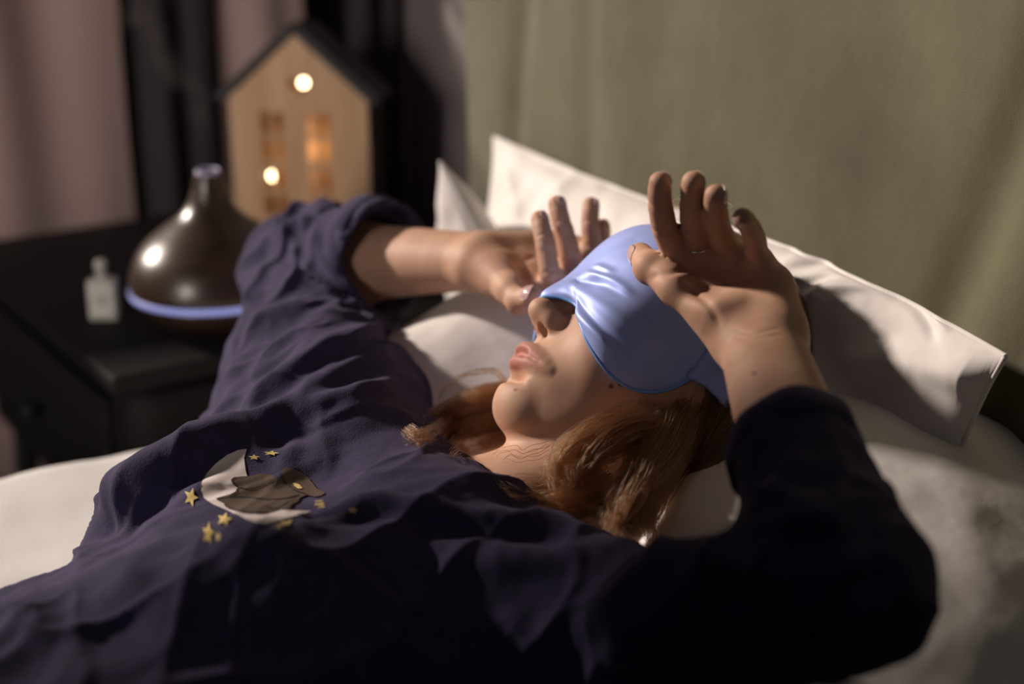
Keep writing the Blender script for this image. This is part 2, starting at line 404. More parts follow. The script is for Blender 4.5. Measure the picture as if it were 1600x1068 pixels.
# ------------------------------------------------------------------ pillows
def pillow(name, c, ax, ay, hx, hy, th, label, creases=(), seed=0, pe=(2.6, .55), marks=(), sag=0, quilt=False, dents=(), n=110, pinch=.12, mtl=None):
    ax = np.array(ax, float); ax /= np.linalg.norm(ax); ay = np.array(ay, float); ay -= ax*(ax@ay); ay /= np.linalg.norm(ay); az = np.cross(ax, ay)
    u = np.sin(np.linspace(-np.pi/2, np.pi/2, n)); U, Vv = np.meshgrid(u, u, indexing='ij')
    px = U*hx*(1-pinch*(1-Vv**2)**1.0*np.abs(U)**6*0.6); py = Vv*hy*(1-pinch*(1-U**2)*np.abs(Vv)**6*0.6)
    H = th*(np.clip((1-np.abs(U)**pe[0])*(1-np.abs(Vv)**pe[0]), 0, 1))**pe[1]
    out = []
    L2 = np.stack([px, py], -1).reshape(-1, 2)
    edge = (1-np.maximum(np.abs(U), np.abs(Vv))).ravel()
    for sgn in (1, -1):
        P = np.array(c)+L2[:, :1]*ax+L2[:, 1:]*ay+(sgn*H.ravel()+.0015*sgn)[:, None]*az
        nn = vnoise(P, 11, seed+sgn)*.007+vnoise(P*np.array([1, 1, .5]), 28, seed+3)*.0025
        # tension creases running in from the corners and edges
        ang = np.arctan2(L2[:, 1], L2[:, 0]); rr = 1-edge
        nn = nn+.0035*np.sin(ang*17+seed)*np.clip(rr-.45, 0, 1)*np.clip(edge*12, 0, 1)
        if quilt: nn = nn*.7-.0004*np.exp(-(((L2[:, 0]/.020) % 1-.5)/.14)**2)-.0004*np.exp(-(((L2[:, 1]/.020) % 1-.5)/.14)**2)
        P = P+(nn*np.clip(edge*8, .1, 1)*sgn)[:, None]*az
        if sag: P[:, 2] -= sag*np.clip((-L2[:, 1]/hy-.2)/.8, 0, 1)**2
        if sgn == 1 and marks:
            D_ = P-CAM; z_ = D_@cf; q2 = np.stack([800+FPX*(D_@cr)/z_, 534-FPX*(D_@cu)/z_, 0*z_], 1)
            for ml_, w_, h_ in marks:
                c_ = spline([(x, y, 0) for x, y in ml_], 24); d_, s_ = seg_dist(q2, c_)
                P = P+(h_*np.clip(np.minimum(s_, 1-s_)*5+.1, 0, 1)*np.exp(-(d_/w_)**2))[:, None]*az
        out.append(P)
    for dc_, dr_, dd_ in dents:
        q_ = out[0][:, :2]-np.array(dc_); g_ = np.exp(-((q_[:, 0]**2+q_[:, 1]**2)/dr_**2)**1.3); out[0][:, 2] -= dd_*g_
    V = np.vstack(out); F1 = grid_faces(n, n); F2 = F1[:, ::-1]+n*n
    bd = [i*n for i in range(n)]+[(n-1)*n+j for j in range(1, n)]+[i*n+n-1 for i in range(n-2, -1, -1)]+[j for j in range(n-2, 0, -1)]
    rim = np.array([(a, a+n*n, b_+n*n, b_) for a, b_ in zip(bd, bd[1:]+bd[:1])])
    F = np.vstack([F1, F2, rim])
    if creases:
        N = normals(V, F); V = V+folds(V, N, creases)[:, None]*N
    r = tag(empty(name, c), label, 'pillow')
    o = mesh('pillow_cover', V-np.array(c), F, mtl or M['pillow'], r)
    MB().tube((V[bd]+V[np.array(bd)+n*n])/2-np.array(c), .0022, 6, closed=True).build('seam', mtl or M['pillow'], r, smooth=True)
    return r
# front pillow under the head and both arms
pillow('pillow', (.615, .785, .068), (1, 0.22, .26), (-.22, 1, .17), .215, .365, .118, 'white pillow with woven squares under the head and elbows', seed=2, pe=(1.7, .66), quilt=True, dents=[((.58, .84), .13, .07), ((.50, .93), .08, .03), ((.485, .745), .05, .03)])
# tall pillow leaning on the headboard
def wl(pts): return [W(*p) for p in pts]
pillow('pillow', (.715, .985, .090), (.16, 0.02, .98), (0.02, 1, .035), .155, .366, .060, 'large white pillow leaning on the green headboard behind the head', seed=5, n=280, pe=(2.2, .6), sag=.035, marks=[
    ([(1220, 375), (1250, 352), (1295, 343), (1345, 362)], 9, .009), ([(1225, 390), (1270, 372), (1330, 380)], 8, -.008), ([(1215, 410), (1300, 392), (1380, 402), (1450, 432)], 9, .007), ([(1222, 425), (1310, 408), (1395, 420), (1450, 445)], 7, -.006),
    ([(1232, 440), (1300, 422), (1370, 430)], 7, .004), ([(1240, 455), (1300, 436), (1360, 440)], 6, -.004), ([(1245, 490), (1300, 448), (1360, 436), (1440, 456), (1520, 505)], 16, .011),
    ([(1400, 440), (1450, 472), (1485, 520)], 8, .003), ([(1385, 455), (1430, 482), (1465, 535)], 8, -.003), ([(1290, 600), (1380, 560), (1480, 580), (1540, 600)], 30, .008),
    ([(800, 235), (860, 262), (930, 290)], 12, -.007), ([(870, 310), (895, 275), (960, 262)], 11, .007), ([(792, 262), (805, 300), (815, 345)], 9, .006), ([(930, 300), (970, 285), (1010, 300)], 10, -.005), ([(840, 240), (900, 255), (980, 270)], 8, .005)])
k_ = np.array([.625, 1.25, .240]); e1 = np.array([.36, .64, -.68]); e2 = np.array([.1, -.75, -.65])
pillow('pillow', k_+e1*.12+e2*.17, e1, -e2, .12, .17, .035, 'small white pillow corner between the raised sleeve and the large leaning pillow', seed=9)

# ------------------------------------------------------------------ the woman: pose
# the head is turned a little past profile, chin lifted: its axes against the direction from which it is seen
hv = CAM-np.array([.60, .83, .14]); hv /= np.linalg.norm(hv); hr = cr-hv*(cr@hv); hr /= np.linalg.norm(hr); hu = np.cross(hv, hr)
def axis(ang, c): m_ = math.sqrt(1-c*c); return hr*m_*math.cos(math.radians(ang))+hu*m_*math.sin(math.radians(ang))+hv*c
hU = axis(54, -.27); hF = axis(138, .33); hF -= hU*(hF@hU); hF /= np.linalg.norm(hF)
hL = np.cross(hU, hF)
HC = W(831, 475, 1.05)-hF*.122+hU*.014
HR = np.stack([hF, hL, hU], 1); HS = 1.0
def H(f_, l_, u_): return HC+HS*(HR@np.array([f_, l_, u_]))
def HE(c, r): return Ell(H(*c), np.array(r)*HS, HR)
def HCn(a, b, ra, rb): return Cone(H(*a), H(*b), ra*HS, rb*HS)
neck_lo = W(800, 800, 1.03)
SR = np.array([.415, 1.01, .08]); SL = np.array([.43, .675, .045])
ER = W(480, 410, 1.36); EL = W(1312, 915, .735)
WR = W(752, 408, 1.205); WL = W(1187, 531, .925)

def S2(p): return ((p[0], p[1], p[2]), (p[0], -p[1], p[2]))
ops = [('u', HE((-.006, 0, .044), (.094, .074, .084)), 0),
       ('u', HE((.040, 0, -.012), (.054, .056, .082)), .04),
       ('u', HE((.056, 0, .052), (.036, .056, .046)), .03)]
for sgn in (1, -1):
    ops += [('u', HCn((.012, .048*sgn, -.040), (.076, .012*sgn, -.080), .013, .012), .03),
            ('u', HE((.060, .034*sgn, -.018), (.027, .024, .027)), .025)]
ops += [('u', HE((.040, 0, -.052), (.040, .036, .030)), .03),
        ('u', HE((.080, 0, -.048), (.022, .029, .026)), .02),
        ('u', HE((.0845, 0, -.0785), (.0150, .018, .0155)), .016),
        # nose
        ('u', HCn((.086, 0, .022), (.112, 0, -.012), .0075, .0075), .014),
        ('u', HE((.1125, 0, -.0130), (.0100, .0100, .0088)), .008)]
for sgn in (1, -1):
    ops += [('u', HE((.1005, .0108*sgn, -.0165), (.0105, .0062, .0075)), .009)]
ops += [('u', HCn((.106, 0, -.020), (.098, 0, -.028), .0045, .005), .006)]
for sgn in (1, -1):
    ops += [('s', HE((.1040, .0070*sgn, -.0245), (.0062, .0036, .0055)), .0012),
            ('s', HCn((.1035, .0070*sgn, -.021), (.094, .0070*sgn, -.006), .0037, .0036), .001)]
# lips
lipm = []
up = [(.0975, .0245), (.1025, .015), (.1062, .006), (.1055, 0)]
def lipline(zc, zs_, f0, rad, k, pw=2.2):
    out = []
    L_ = np.linspace(-.030, .030, 17)
    pts = [(f0-.030*(abs(l_)/.030)**pw*.50, l_, zc+zs_*(abs(l_)/.030)**1.8) for l_ in L_]
    for a, c in zip(pts[:-1], pts[1:]):
        ra = rad*(1-.60*(abs(a[1])/.030)**2.2); rb = rad*(1-.60*(abs(c[1])/.030)**2.2)
        out.append(('u', HCn(a, c, ra, rb), k))
    return out
ops += [('u', Grp(lipline(-.0428, -.0070, .1045, .0053, .002)), .005)]
ops += [('u', Grp(lipline(-.0535, .0025, .1020, .0060, .002)), .005)]
ml = lipline(-.0482, -.0030, .1088, .0027, 0, 1.75)
ops += [('s', Grp(ml[5:-5]), .003)]
ops += [('s', HE((.1000, 0, -.0650), (.0080, .016, .0045)), .008)]      # hollow above the chin
ops += [('s', HCn((.104, 0, -.030), (.1045, 0, -.036), .0022, .0026), .004)]
# ears
for sgn in (1, -1):
    ops += [('u', HE((-.010, .068*sgn, .002), (.014, .006, .027)), .006), ('s', HE((-.006, .075*sgn, .002), (.008, .004, .016)), .004)]
head = Grp(ops)
neck = Grp([('u', Cone(H(-.018, 0, -.03), neck_lo-np.array([0, 0, .02]), .046, .050), 0), ('u', Cone(H(.008, 0, -.05), neck_lo+np.array([0, 0, .004]), .030, .034), .03),
            ('u', Cone(H(-.01, .05, -.02), neck_lo+np.array([-.03, -.012, .012]), .011, .012), .02),
            ('u', Cone(H(-.01, -.05, -.02), neck_lo+np.array([-.03, .012, .012]), .011, .012), .02)])

class Hand: pass
def make_hand(w, mcp, pip, dip, tip, th, rs=1.0, nrm=None, wr=.019):
    """w wrist; per-finger joints (index to little); th thumb joints cmc, mcp, ip, tip; nrm points out of the palm"""
    hd = Hand(); n_ = np.array(nrm)/np.linalg.norm(nrm)
    r0 = np.array([.0092, .0095, .0090, .0078])*rs
    ax = mcp[0]-mcp[3]; ax /= np.linalg.norm(ax)
    pw = [w+ax*o_ for o_ in (.013, .005, -.005, -.013)]
    po = []
    for i in range(4):
        po.append(('u', Cone(pw[i], mcp[i], wr*.80, r0[i]*1.22), .012))
    po.append(('u', Cone(mcp[0], mcp[3], .0095*rs, .0085*rs), .010))
    po.append(('u', Cone(w+ax*.016-n_*-.004, th[0], .016, .0165), .014))
    po.append(('u', Cone(th[0]+n_*.003, th[1], .0165*rs, .0118*rs), .014))           # ball of the thumb
    po.append(('u', Cone((th[0]+mcp[0])/2, (th[1]+mcp[0])/2, .011, .006), .014))   # web
    po.append(('u', Cone(w-ax*.017+n_*.004+(mcp[3]-w)*.2, w-ax*.014+n_*.004+(mcp[3]-w)*.72, .0125, .0105), .014))
    po.append(('s', Ell((w+mcp[1]+mcp[2])/3+n_*.046+(mcp[1]-w)*.12, (.034, .034, .034)), .014))
    palm = Grp(po)
    parts = [('u', palm, 0)]
    fing = []
    for i in range(4):
        a, p, d, t = mcp[i], pip[i], dip[i], tip[i]; r = r0[i]
        ops_ = [('u', Cone(a, p, r*1.04, r*.95), 0), ('u', Cone(p, d, r*.95, r*.86), .0), ('u', Cone(d, t, r*.88, r*.78), .0), ('u', Cone(p*.3+d*.7, p*.3+d*.7+n_*.0012, r*.80, r*.80), .002), ('u', Cone(a*.4+p*.6, a*.4+p*.6+n_*.0015, r*.88, r*.88), .002), ('u', Cone(d*.5+t*.5, d*.5+t*.5+n_*.0012, r*.74, r*.74), .002)]
        g = Grp(ops_); fing.append(g)
    tops = [('u', Cone(th[1], th[2], .0108*rs, .0103*rs), 0), ('u', Cone(th[2], th[3], .0106*rs, .0086*rs), .003), ('u', Ell(th[2], (.0109*rs,)*3), .004)]
    fing.append(Grp(tops))
    cur = []
    # each finger blends with the palm only
    for g in fing:
        cur.append(('u', Grp([('u', palm, 0), ('u', g, .009)]), 0))
    hd.grp = Grp(cur); hd.palm = palm; hd.f = fing
    # creases on the palm side of the finger joints
    cs = []
    for i in range(4):
        for j, (p, q_, rr) in enumerate(((mcp[i]*.55+pip[i]*.45, pip[i], 1.0), (pip[i], dip[i], .93), (dip[i], tip[i], .84))):
            dr = q_-p; dr /= np.linalg.norm(dr); nn = n_-dr*(n_@dr); nn /= np.linalg.norm(nn); sx = np.cross(dr, nn)
            r = r0[i]*rr*1.0
            pts = [p+nn*r*math.cos(a_)+sx*r*math.sin(a_) for a_ in np.linspace(-1.3, 1.3, 7)]
            cs.append((pts, .0016, -.0011))
    hd.creases = cs
    return hd
# near (left) hand, palm to the viewer
mcpL = [W(1062, 408, .972), W(1098, 402, .978), W(1138, 402, .968), W(1182, 412, .950)]
pipL = [W(1037, 352, .945), W(1083, 348, .943), W(1121, 352, .936), W(1180, 372, .924)]
dipL = [W(1031, 314, .931), W(1082, 312, .924), W(1118, 325, .915), W(1169, 350, .908)]
tipL = [W(1031, 285, .922), W(1083, 285, .912), W(1118, 305, .902), W(1160, 339, .898)]
thL = [W(1125, 487, .935), W(1058, 448, .948), W(1016, 418, .966), W(1001, 398, .982)]
nL = np.cross(mcpL[0]-WL, mcpL[3]-WL); nL /= np.linalg.norm(nL); nL *= np.sign(nL@(CAM-WL))
handL = make_hand(WL, mcpL, pipL, dipL, tipL, thL, 1.0, nL)
# far (right) hand, palm up, fingers curled up behind the mask
mcpR = [W(876, 446, 1.172), W(893, 422, 1.190), W(908, 404, 1.210), W(915, 392, 1.228)]
pipR = [W(859, 426, 1.146), W(890, 392, 1.166), W(925, 384, 1.195), W(938, 384, 1.215)]
dipR = [W(850, 372, 1.148), W(877, 348, 1.165), W(922, 348, 1.195), W(942, 366, 1.205)]
tipR = [W(843, 342, 1.155), W(870, 319, 1.168), W(923, 320, 1.198), W(942, 352, 1.205)]
thR = [W(775, 432, 1.180), W(797, 452, 1.150), W(812, 470, 1.135), W(832, 463, 1.118)]
nR = np.cross(mcpR[0]-WR, mcpR[3]-WR); nR /= np.linalg.norm(nR); nR *= np.sign(nR[2])
handR = make_hand(WR, mcpR, pipR, dipR, tipR, thR, .98, nR)
def arm(sh, el, wr_, ax, scale=1.0):
    ax = ax/np.linalg.norm(ax)
    mid = el+(wr_-el)*.28
    return Grp([('u', Cone(sh, el, .046*scale, .038*scale), 0), ('u', Cone(el, mid, .035*scale, .035*scale), .02),
                ('u', Cone(mid+ax*.006, wr_+ax*.007, .032*scale, .0195), .02), ('u', Cone(mid-ax*.006, wr_-ax*.007, .032*scale, .0195), .02)])
axL = mcpL[0]-mcpL[3]; axR = np.cross(WR-ER, nR)
armL = arm(SL, EL, WL, axL, .86); armR = arm(SR, ER, WR, axR, 1.0)
torso = Grp([('u', Cone((-.40, .67, .03), (.38, .84, .055), .05, .05), 0), ('u', Cone(SR-np.array([0, 0, .02]), neck_lo-np.array([0, 0, .035]), .038, .035), .03), ('u', Cone(SL-np.array([0, 0, .02]), neck_lo-np.array([0, 0, .035]), .036, .035), .03),
             ('u', Cone(SR+np.array([-.02, -.02, 0]), SL+np.array([-.02, .02, .03]), .045, .045), .04), ('u', Cone((-.40, .60, .025), (.38, .77, .045), .045, .045), .04), ('u', Cone((-.40, .72, .01), (.36, .90, .035), .035, .04), .04)])
def pj(p):
    q_ = np.array(p)-CAM; z_ = q_@cf; return [round(float(800+FPX*(q_@cr)/z_)), round(float(534-FPX*(q_@cu)/z_)), round(float(z_), 3)]
bodyg = Grp([('u', torso, 0), ('u', neck, .03), ('u', head, .012)] +
            [('u', Grp([('u', armL, 0), ('u', handL.grp, .012)]), .004), ('u', Grp([('u', armR, 0), ('u', handR.grp, .012)]), .004)])
import time
T0 = time.time()
V, F = nets(bodyg, .0018, (-.36, .40, -.03), (.76, 1.32, .36))
woman = tag(empty('person', (.3, .85, .0)), 'woman lying on her back in navy pajamas, hands raised to a sleep mask', 'person')
def PW(o): o.parent = woman; o.matrix_parent_inverse = Matrix.Translation((-.3, -.85, 0)); return o
# hips, legs and feet, outside the picture on the left
lg = [('u', Cone((-.37, .58, .05), (-.37, .70, .05), .075, .075), 0)]
for y0, y1 in ((.585, .56), (.70, .74)):
    lg += [('u', Cone((-.38, y0, .05), (-.72, y1, .055), .070, .048), .03), ('u', Cone((-.72, y1, .055), (-1.08, y1, .045), .045, .030), .02), ('u', Cone((-1.09, y1, .035), (-1.10, y1, .055), .030, .030), .02), ('u', Cone((-1.10, y1, .06), (-1.13, y1, .20), .027, .016), .02)]
Vb, Fb = nets(Grp(lg), .006, (-1.20, .45, -.04), (-.28, .84, .26))
F = np.vstack([F, Fb+len(V)]); V = np.vstack([V, Vb])
N = normals(V, F)
cl = handL.creases+handR.creases
for pts, w_, h_ in (((1012, 437), (1050, 425), (1085, 418)), .003, -.0015), (((1065, 425), (1090, 440), (1140, 440), (1200, 428)), .0022, -.0014), (((1060, 430), (1085, 455), (1110, 480), (1125, 512)), .0025, -.0016), (((1145, 516), (1180, 520), (1220, 512)), .0016, -.0009), (((1140, 524), (1180, 528), (1225, 522)), .0016, -.0009), (((806, 551), (818, 553), (832, 559), (846, 567)), .0014, -.0013), (((826, 450), (818, 430), (815, 410)), .004, -.003), (((812, 420), (835, 400), (850, 392)), .003, -.0015):
    q_ = [cast(bodyg, x, y) for x, y in pts]
    cl.append((q_, w_, h_))
V = V+folds(V, N, cl)[:, None]*N
bo = PW(mesh('body', V, F, M['skin']))
loc = (V-HC)@HR/HS
fl = np.abs(loc[:, 1])/.0300
lz = loc[:, 2]
lip = ((lz > -.0595+.0055*fl**2.2) & (lz < -.0395-.0090*fl**2.0+.0012*np.exp(-((fl-.25)/.15)**2)) & (fl < 1) & (loc[:, 0] > .07)).astype(float)
for _ in range(3):
    acc = np.zeros(len(V)); cn = np.zeros(len(V))
    for a, c in ((0, 1), (1, 2), (2, 3), (3, 0)):
        np.add.at(acc, F[:, a], lip[F[:, c]]); np.add.at(cn, F[:, a], 1)
    lip = .5*lip+.5*acc/np.maximum(cn, 1)
attr(bo, 'lip', lip)
mo = np.zeros(len(V))
for x, y, r_ in ((955, 603, .0016), (968, 601, .0013), (1178, 583, .0014), (805, 608, .0012)):
    p = cast(bodyg, x, y)
    if p is not None: mo = np.maximum(mo, np.clip(1.6-np.linalg.norm(V-p, axis=1)/r_, 0, 1))
attr(bo, 'mole', mo)

# ------------------------------------------------------------------ pajama top
cuffL = EL+(WL-EL)*.52; cuffR = ER+(WR-ER)*.46
dLn = (WL-EL)/np.linalg.norm(WL-EL); dRn = (WR-ER)/np.linalg.norm(WR-ER)
sh = [('u', Cone((-.45, .58, .015), (.33, .735, .045), .085, .080), 0), ('u', Cone((-.45, .64, .008), (.35, .83, .048), .080, .080), .06), ('u', Cone((-.45, .715, .004), (.30, .875, -.002), .070, .066), .06),
      ('u', Ell((.27, .90, .085), (.08, .065, .05)), .05), ('u', Ell((.25, .75, .09), (.08, .065, .05)), .05),
      ('u', Cone(SR, (.36, .93, .06), .072, .07), .06), ('u', Cone(SL, (.36, .76, .05), .065, .072), .06),
      ('u', Cone(SR+np.array([-.02, 0, 0]), ER+np.array([.0, 0, -.02]), .068, .050), .05), ('u', Cone(SL, EL, .050, .038), .04),
      ('u', Cone((.34, .98, .05), ER+np.array([-.02, -.08, -.06]), .062, .045), .05),
      ('u', Cone(SR+np.array([-.03, -.02, .0]), SL+np.array([-.03, .02, .02]), .062, .06), .05),
      ('u', Cone(EL, cuffL, .039, .037), .03), ('u', Cone(ER+np.array([.01, 0, -.008]), cuffR+np.array([0, 0, .004]), .048, .052), .03)]
sh += [('s', Cone(neck_lo+np.array([.01, -.01, .012]), H(.0, 0, -.05), .042, .075), .006)]
sh += [('s', Cone(cuffL+dLn*.014, WL, .0365, .07), .002), ('s', Cone(cuffL-dLn*.03, cuffL+dLn*.03, .029, .0325), .003),
       ('s', Cone(cuffR+dRn*.012, WR, .052, .08), .002), ('s', Cone(cuffR-dRn*.03+np.array([0, 0, .004]), cuffR+dRn*.03+np.array([0, 0, .004]), .040, .046), .003)]
shirtg = Grp(sh)
T0 = time.time()
V, F = nets(shirtg, .0024, (-.47, .38, -.06), (.66, 1.36, .34))
V[:, 2] = np.where(V[:, 2] < .004, .004+.0*V[:, 2], V[:, 2])
N = normals(V, F)
def pl(*p): return list(p)
def seen_folds(V, N, lines):
    D_ = V-CAM; z_ = D_@cf; q2 = np.stack([800+FPX*(D_@cr)/z_, 534-FPX*(D_@cu)/z_, 0*z_], 1)
    fc = np.clip(-(N*D_).sum(1)/np.linalg.norm(D_, axis=1)*4, 0, 1)*(z_ > .3); out = np.zeros(len(V))
    for pts, w, h in lines:
        c_ = spline([(x, y, 0) for x, y in pts], 30); lo_ = c_.min(0)-90; hi_ = c_.max(0)+90
        m = (q2[:, 0] > lo_[0]) & (q2[:, 0] < hi_[0]) & (q2[:, 1] > lo_[1]) & (q2[:, 1] < hi_[1])
        d_, s_ = seg_dist(q2[m], c_); d_ = d_*z_[m]/FPX
        out[m] += h*np.clip(np.minimum(s_, 1-s_)*5+.15, 0, 1)*np.exp(-(d_/w)**2)*fc[m]
    return out
FL = [  # long pulls from the near side of the chest towards the far sleeve
    (pl((0, 872), (120, 812), (240, 758), (340, 712), (450, 668), (560, 628), (630, 606)), .009, .017),
    (pl((0, 905), (120, 850), (230, 800), (300, 755), (380, 705), (470, 670), (560, 640)), .010, -.012),
    (pl((200, 880), (260, 815), (320, 760), (380, 720), (440, 700)), .011, .010),
    (pl((380, 668), (430, 620), (500, 560), (590, 520)), .007, .007),
    (pl((400, 690), (470, 640), (550, 580), (610, 550)), .006, .007),
    (pl((365, 640), (385, 570), (420, 520), (480, 480)), .010, .008),
    (pl((370, 560), (400, 540), (450, 500), (520, 478)), .006, .006),
    (pl((455, 370), (480, 420), (510, 450), (520, 470)), .006, .007),
    (pl((480, 350), (505, 400), (530, 440), (560, 460)), .006, .008),
    (pl((520, 340), (545, 390), (575, 435), (600, 465)), .007, .008),
    (pl((545, 345), (580, 390), (610, 440)), .005, -.006),
    (pl((500, 350), (520, 400), (545, 440)), .005, -.006),
    (pl((380, 450), (430, 430), (480, 440), (540, 470)), .008, .006),
    (pl((700, 870), (850, 880), (1000, 860), (1100, 850)), .010, .006),
    (pl((480, 800), (600, 800), (720, 812), (860, 822), (1000, 850)), .006, .007),
    (pl((500, 812), (620, 818), (760, 832), (900, 850)), .006, -.006),
    (pl((0, 960), (100, 915), (180, 895), (240, 925)), .012, .006),
    (pl((210, 1000), (300, 930), (330, 880), (420, 870)), .012, .007),
    (pl((420, 960), (440, 900), (400, 850), (340, 850)), .010, .006),
    (pl((880, 1010), (960, 960), (1020, 900), (1100, 860), (1160, 850)), .010, .008),
    (pl((960, 1030), (1040, 960), (1110, 900), (1180, 880)), .009, .007),
    (pl((1180, 780), (1230, 790), (1300, 800)), .006, .006), (pl((1200, 830), (1260, 820), (1330, 830)), .006, .006),
    (pl((1220, 880), (1200, 840), (1190, 790)), .006, .005), (pl((1250, 690), (1240, 750), (1220, 800)), .006, .006),
    (pl((1160, 880), (1230, 900), (1300, 890), (1370, 860)), .008, .007), (pl((1100, 980), (1200, 960), (1300, 940)), .010, .007),
    (pl((1290, 660), (1310, 720), (1310, 800), (1300, 860)), .004, .005)]
def ridged(P, dirn, across, along, seed, sharp=1.6):
    d = np.array(dirn, float); d /= np.linalg.norm(d); a = np.cross(d, [.1, .2, 1.]); a /= np.linalg.norm(a); b_ = np.cross(d, a)
    Q = np.stack([P@d*along, P@a*across, P@b_*across*.6], 1)
    Q = Q+vnoise(P, 6, seed+50)[:, None]*.6
    n_ = vnoise(Q, 1.0, seed, 2); return np.clip(1-np.abs(n_)*3.0, 0, 1)**sharp
def near(P, a, b_, r):
    d, s_ = seg_dist(P, [a, b_]); return np.clip(1-(d/r)**2, 0, 1)
dsp = seen_folds(V, N, FL)
wF = near(V, SR+np.array([0, .03, 0]), ER, .17); wN = near(V, SL, EL, .15); wFc = near(V, ER, cuffR, .11); wNc = near(V, EL, cuffL, .10); wT = np.clip(1-wF-wN-wFc-wNc, 0, 1)
dsp += wF*ridged(V, (ER-SR)*.8+np.array([.10, 0, .10]), 20, 5, 3)*.011+wF*ridged(V, (.6, .5, .6), 34, 9, 4)*.005
dsp += wFc*ridged(V, (WR-ER), 26, 8, 5)*.008
dsp += wN*ridged(V, (EL-SL)+np.array([.12, 0, 0]), 20, 4, 6)*.007+wN*ridged(V, (.7, .3, -.5), 30, 8, 7)*.003
dsp += wNc*ridged(V, (WL-EL), 22, 5, 8)*.006+wNc*ridged(V, (.8, -.2, .3), 30, 9, 9)*.003
dsp += wT*(ridged(V, (1, .45, .1), 13, 3, 10)*.010+ridged(V, (1, .1, 0), 24, 6, 11)*.005+ridged(V, (.6, .8, 0), 30, 9, 12)*.0025)
dsp += vnoise(V, 14, 21)*.0035+vnoise(V, 40, 22)*.0010
dsp *= np.where(np.minimum(np.linalg.norm(V-cuffL, axis=1), np.linalg.norm(V-cuffR, axis=1)) < .075, .35, 1)
V = V+dsp[:, None]*N
top = PW(mesh('pajama_top', V, F, M['navy'])); top['label'] = 'navy jersey pajama top with a moon and star print'
SHV, SHF = V, F
tg_ = [('u', Cone((-.39, .57, .05), (-.39, .71, .05), .088, .088), 0)]
for y0, y1 in ((.585, .56), (.70, .74)):
    tg_ += [('u', Cone((-.38, y0, .05), (-.72, y1, .062), .086, .070), .03), ('u', Cone((-.72, y1, .062), (-1.02, y1, .060), .068, .055), .02)]
Vt, Ft = nets(Grp(tg_), .006, (-1.12, .42, -.06), (-.28, .86, .26))
Vt[:, 2] = np.maximum(Vt[:, 2], .004); Nt = normals(Vt, Ft); Vt = Vt+(ridged(Vt, (1, .1, 0), 18, 5, 40)*.006+vnoise(Vt, 12, 41)*.004)[:, None]*Nt
PW(mesh('pajama_trousers', Vt, Ft, M['navy']))
# cuff bands
def band(c, d, r, w, name):
    d = d/np.linalg.norm(d); a = np.cross(d, [0, 0, 1.]); a /= np.linalg.norm(a); b_ = np.cross(d, a); pts = []
    v = []; n_ = 64
    for (rr, s_) in ((r+.0015, -w), (r+.003, -w*.95), (r+.003, 0), (r+.0010, .0015), (r-.0015, 0), (r-.002, -w*.6)):
        for k in range(n_):
            t = 2*math.pi*k/n_; q_ = rr*(1+.03*math.sin(3*t)+.02*math.sin(7*t+1)); v.append(c+d*s_+q_*(math.cos(t)*a+math.sin(t)*b_))
    f = grid_faces(6, n_, wrap_v=True)
    o = PW(mesh(name, np.array(v), f, M['navy'])); o.parent = top; return o
band(cuffL+dLn*.002, dLn, .0368, .022, 'cuff'); band(cuffR+dRn*.002+np.array([0, 0, .004]), dRn, .0520, .024, 'cuff')

# ------------------------------------------------------------------ eye mask
skull = Grp([ops[0], ops[1], ops[2], ('u', HE((.060, .034, -.015), (.030, .026, .030)), .03), ('u', HE((.060, -.034, -.015), (.030, .026, .030)), .03),
             ('u', HCn((.078, 0, .030), (.108, 0, -.010), .010, .0105), .022)])
OR = np.array([-.02, 0, 0.])
def on_head(phi, z, off):
    """points round the head at angle phi from straight ahead, height z, lifted off the skin"""
    phi = np.atleast_1d(phi); z = np.atleast_1d(z); off = np.broadcast_to(off, phi.shape)
    dl = np.stack([np.cos(phi), np.sin(phi), 0*phi], 1); O = OR+np.stack([0*z, 0*z, z], 1)
    rho = np.full(len(phi), .20)
    for _ in range(60):
        P = HC+HS*((O+dl*rho[:, None])@HR.T); rho = rho-.8*(skull.d(P)-off)/HS
    return HC+HS*((O+dl*rho[:, None])@HR.T)
def head_coords(p):
    q_ = HR.T@(np.array(p)-HC)/HS; return math.degrees(math.atan2(q_[1], q_[0]-OR[0])), q_[2]
# outline in degrees and metres, left half; mirrored
OUT = [(0, -.006), (6, .001), (12, .000), (20, -.013), (28, -.025), (38, -.033), (48, -.029), (59, -.012), (67, .014), (67, .042), (59, .066), (44, .086), (24, .097), (0, .100)]
o_ = spline(np.array(OUT), 70); o_ = np.vstack([o_, (o_*np.array([-1, 1]))[::-1][1:-1]])
na = len(o_); nr = 46; cen = np.array([0, .034])
rad = np.linspace(0.0005, 1, nr)
A = cen+(o_[None]-cen)*rad[:, None, None]
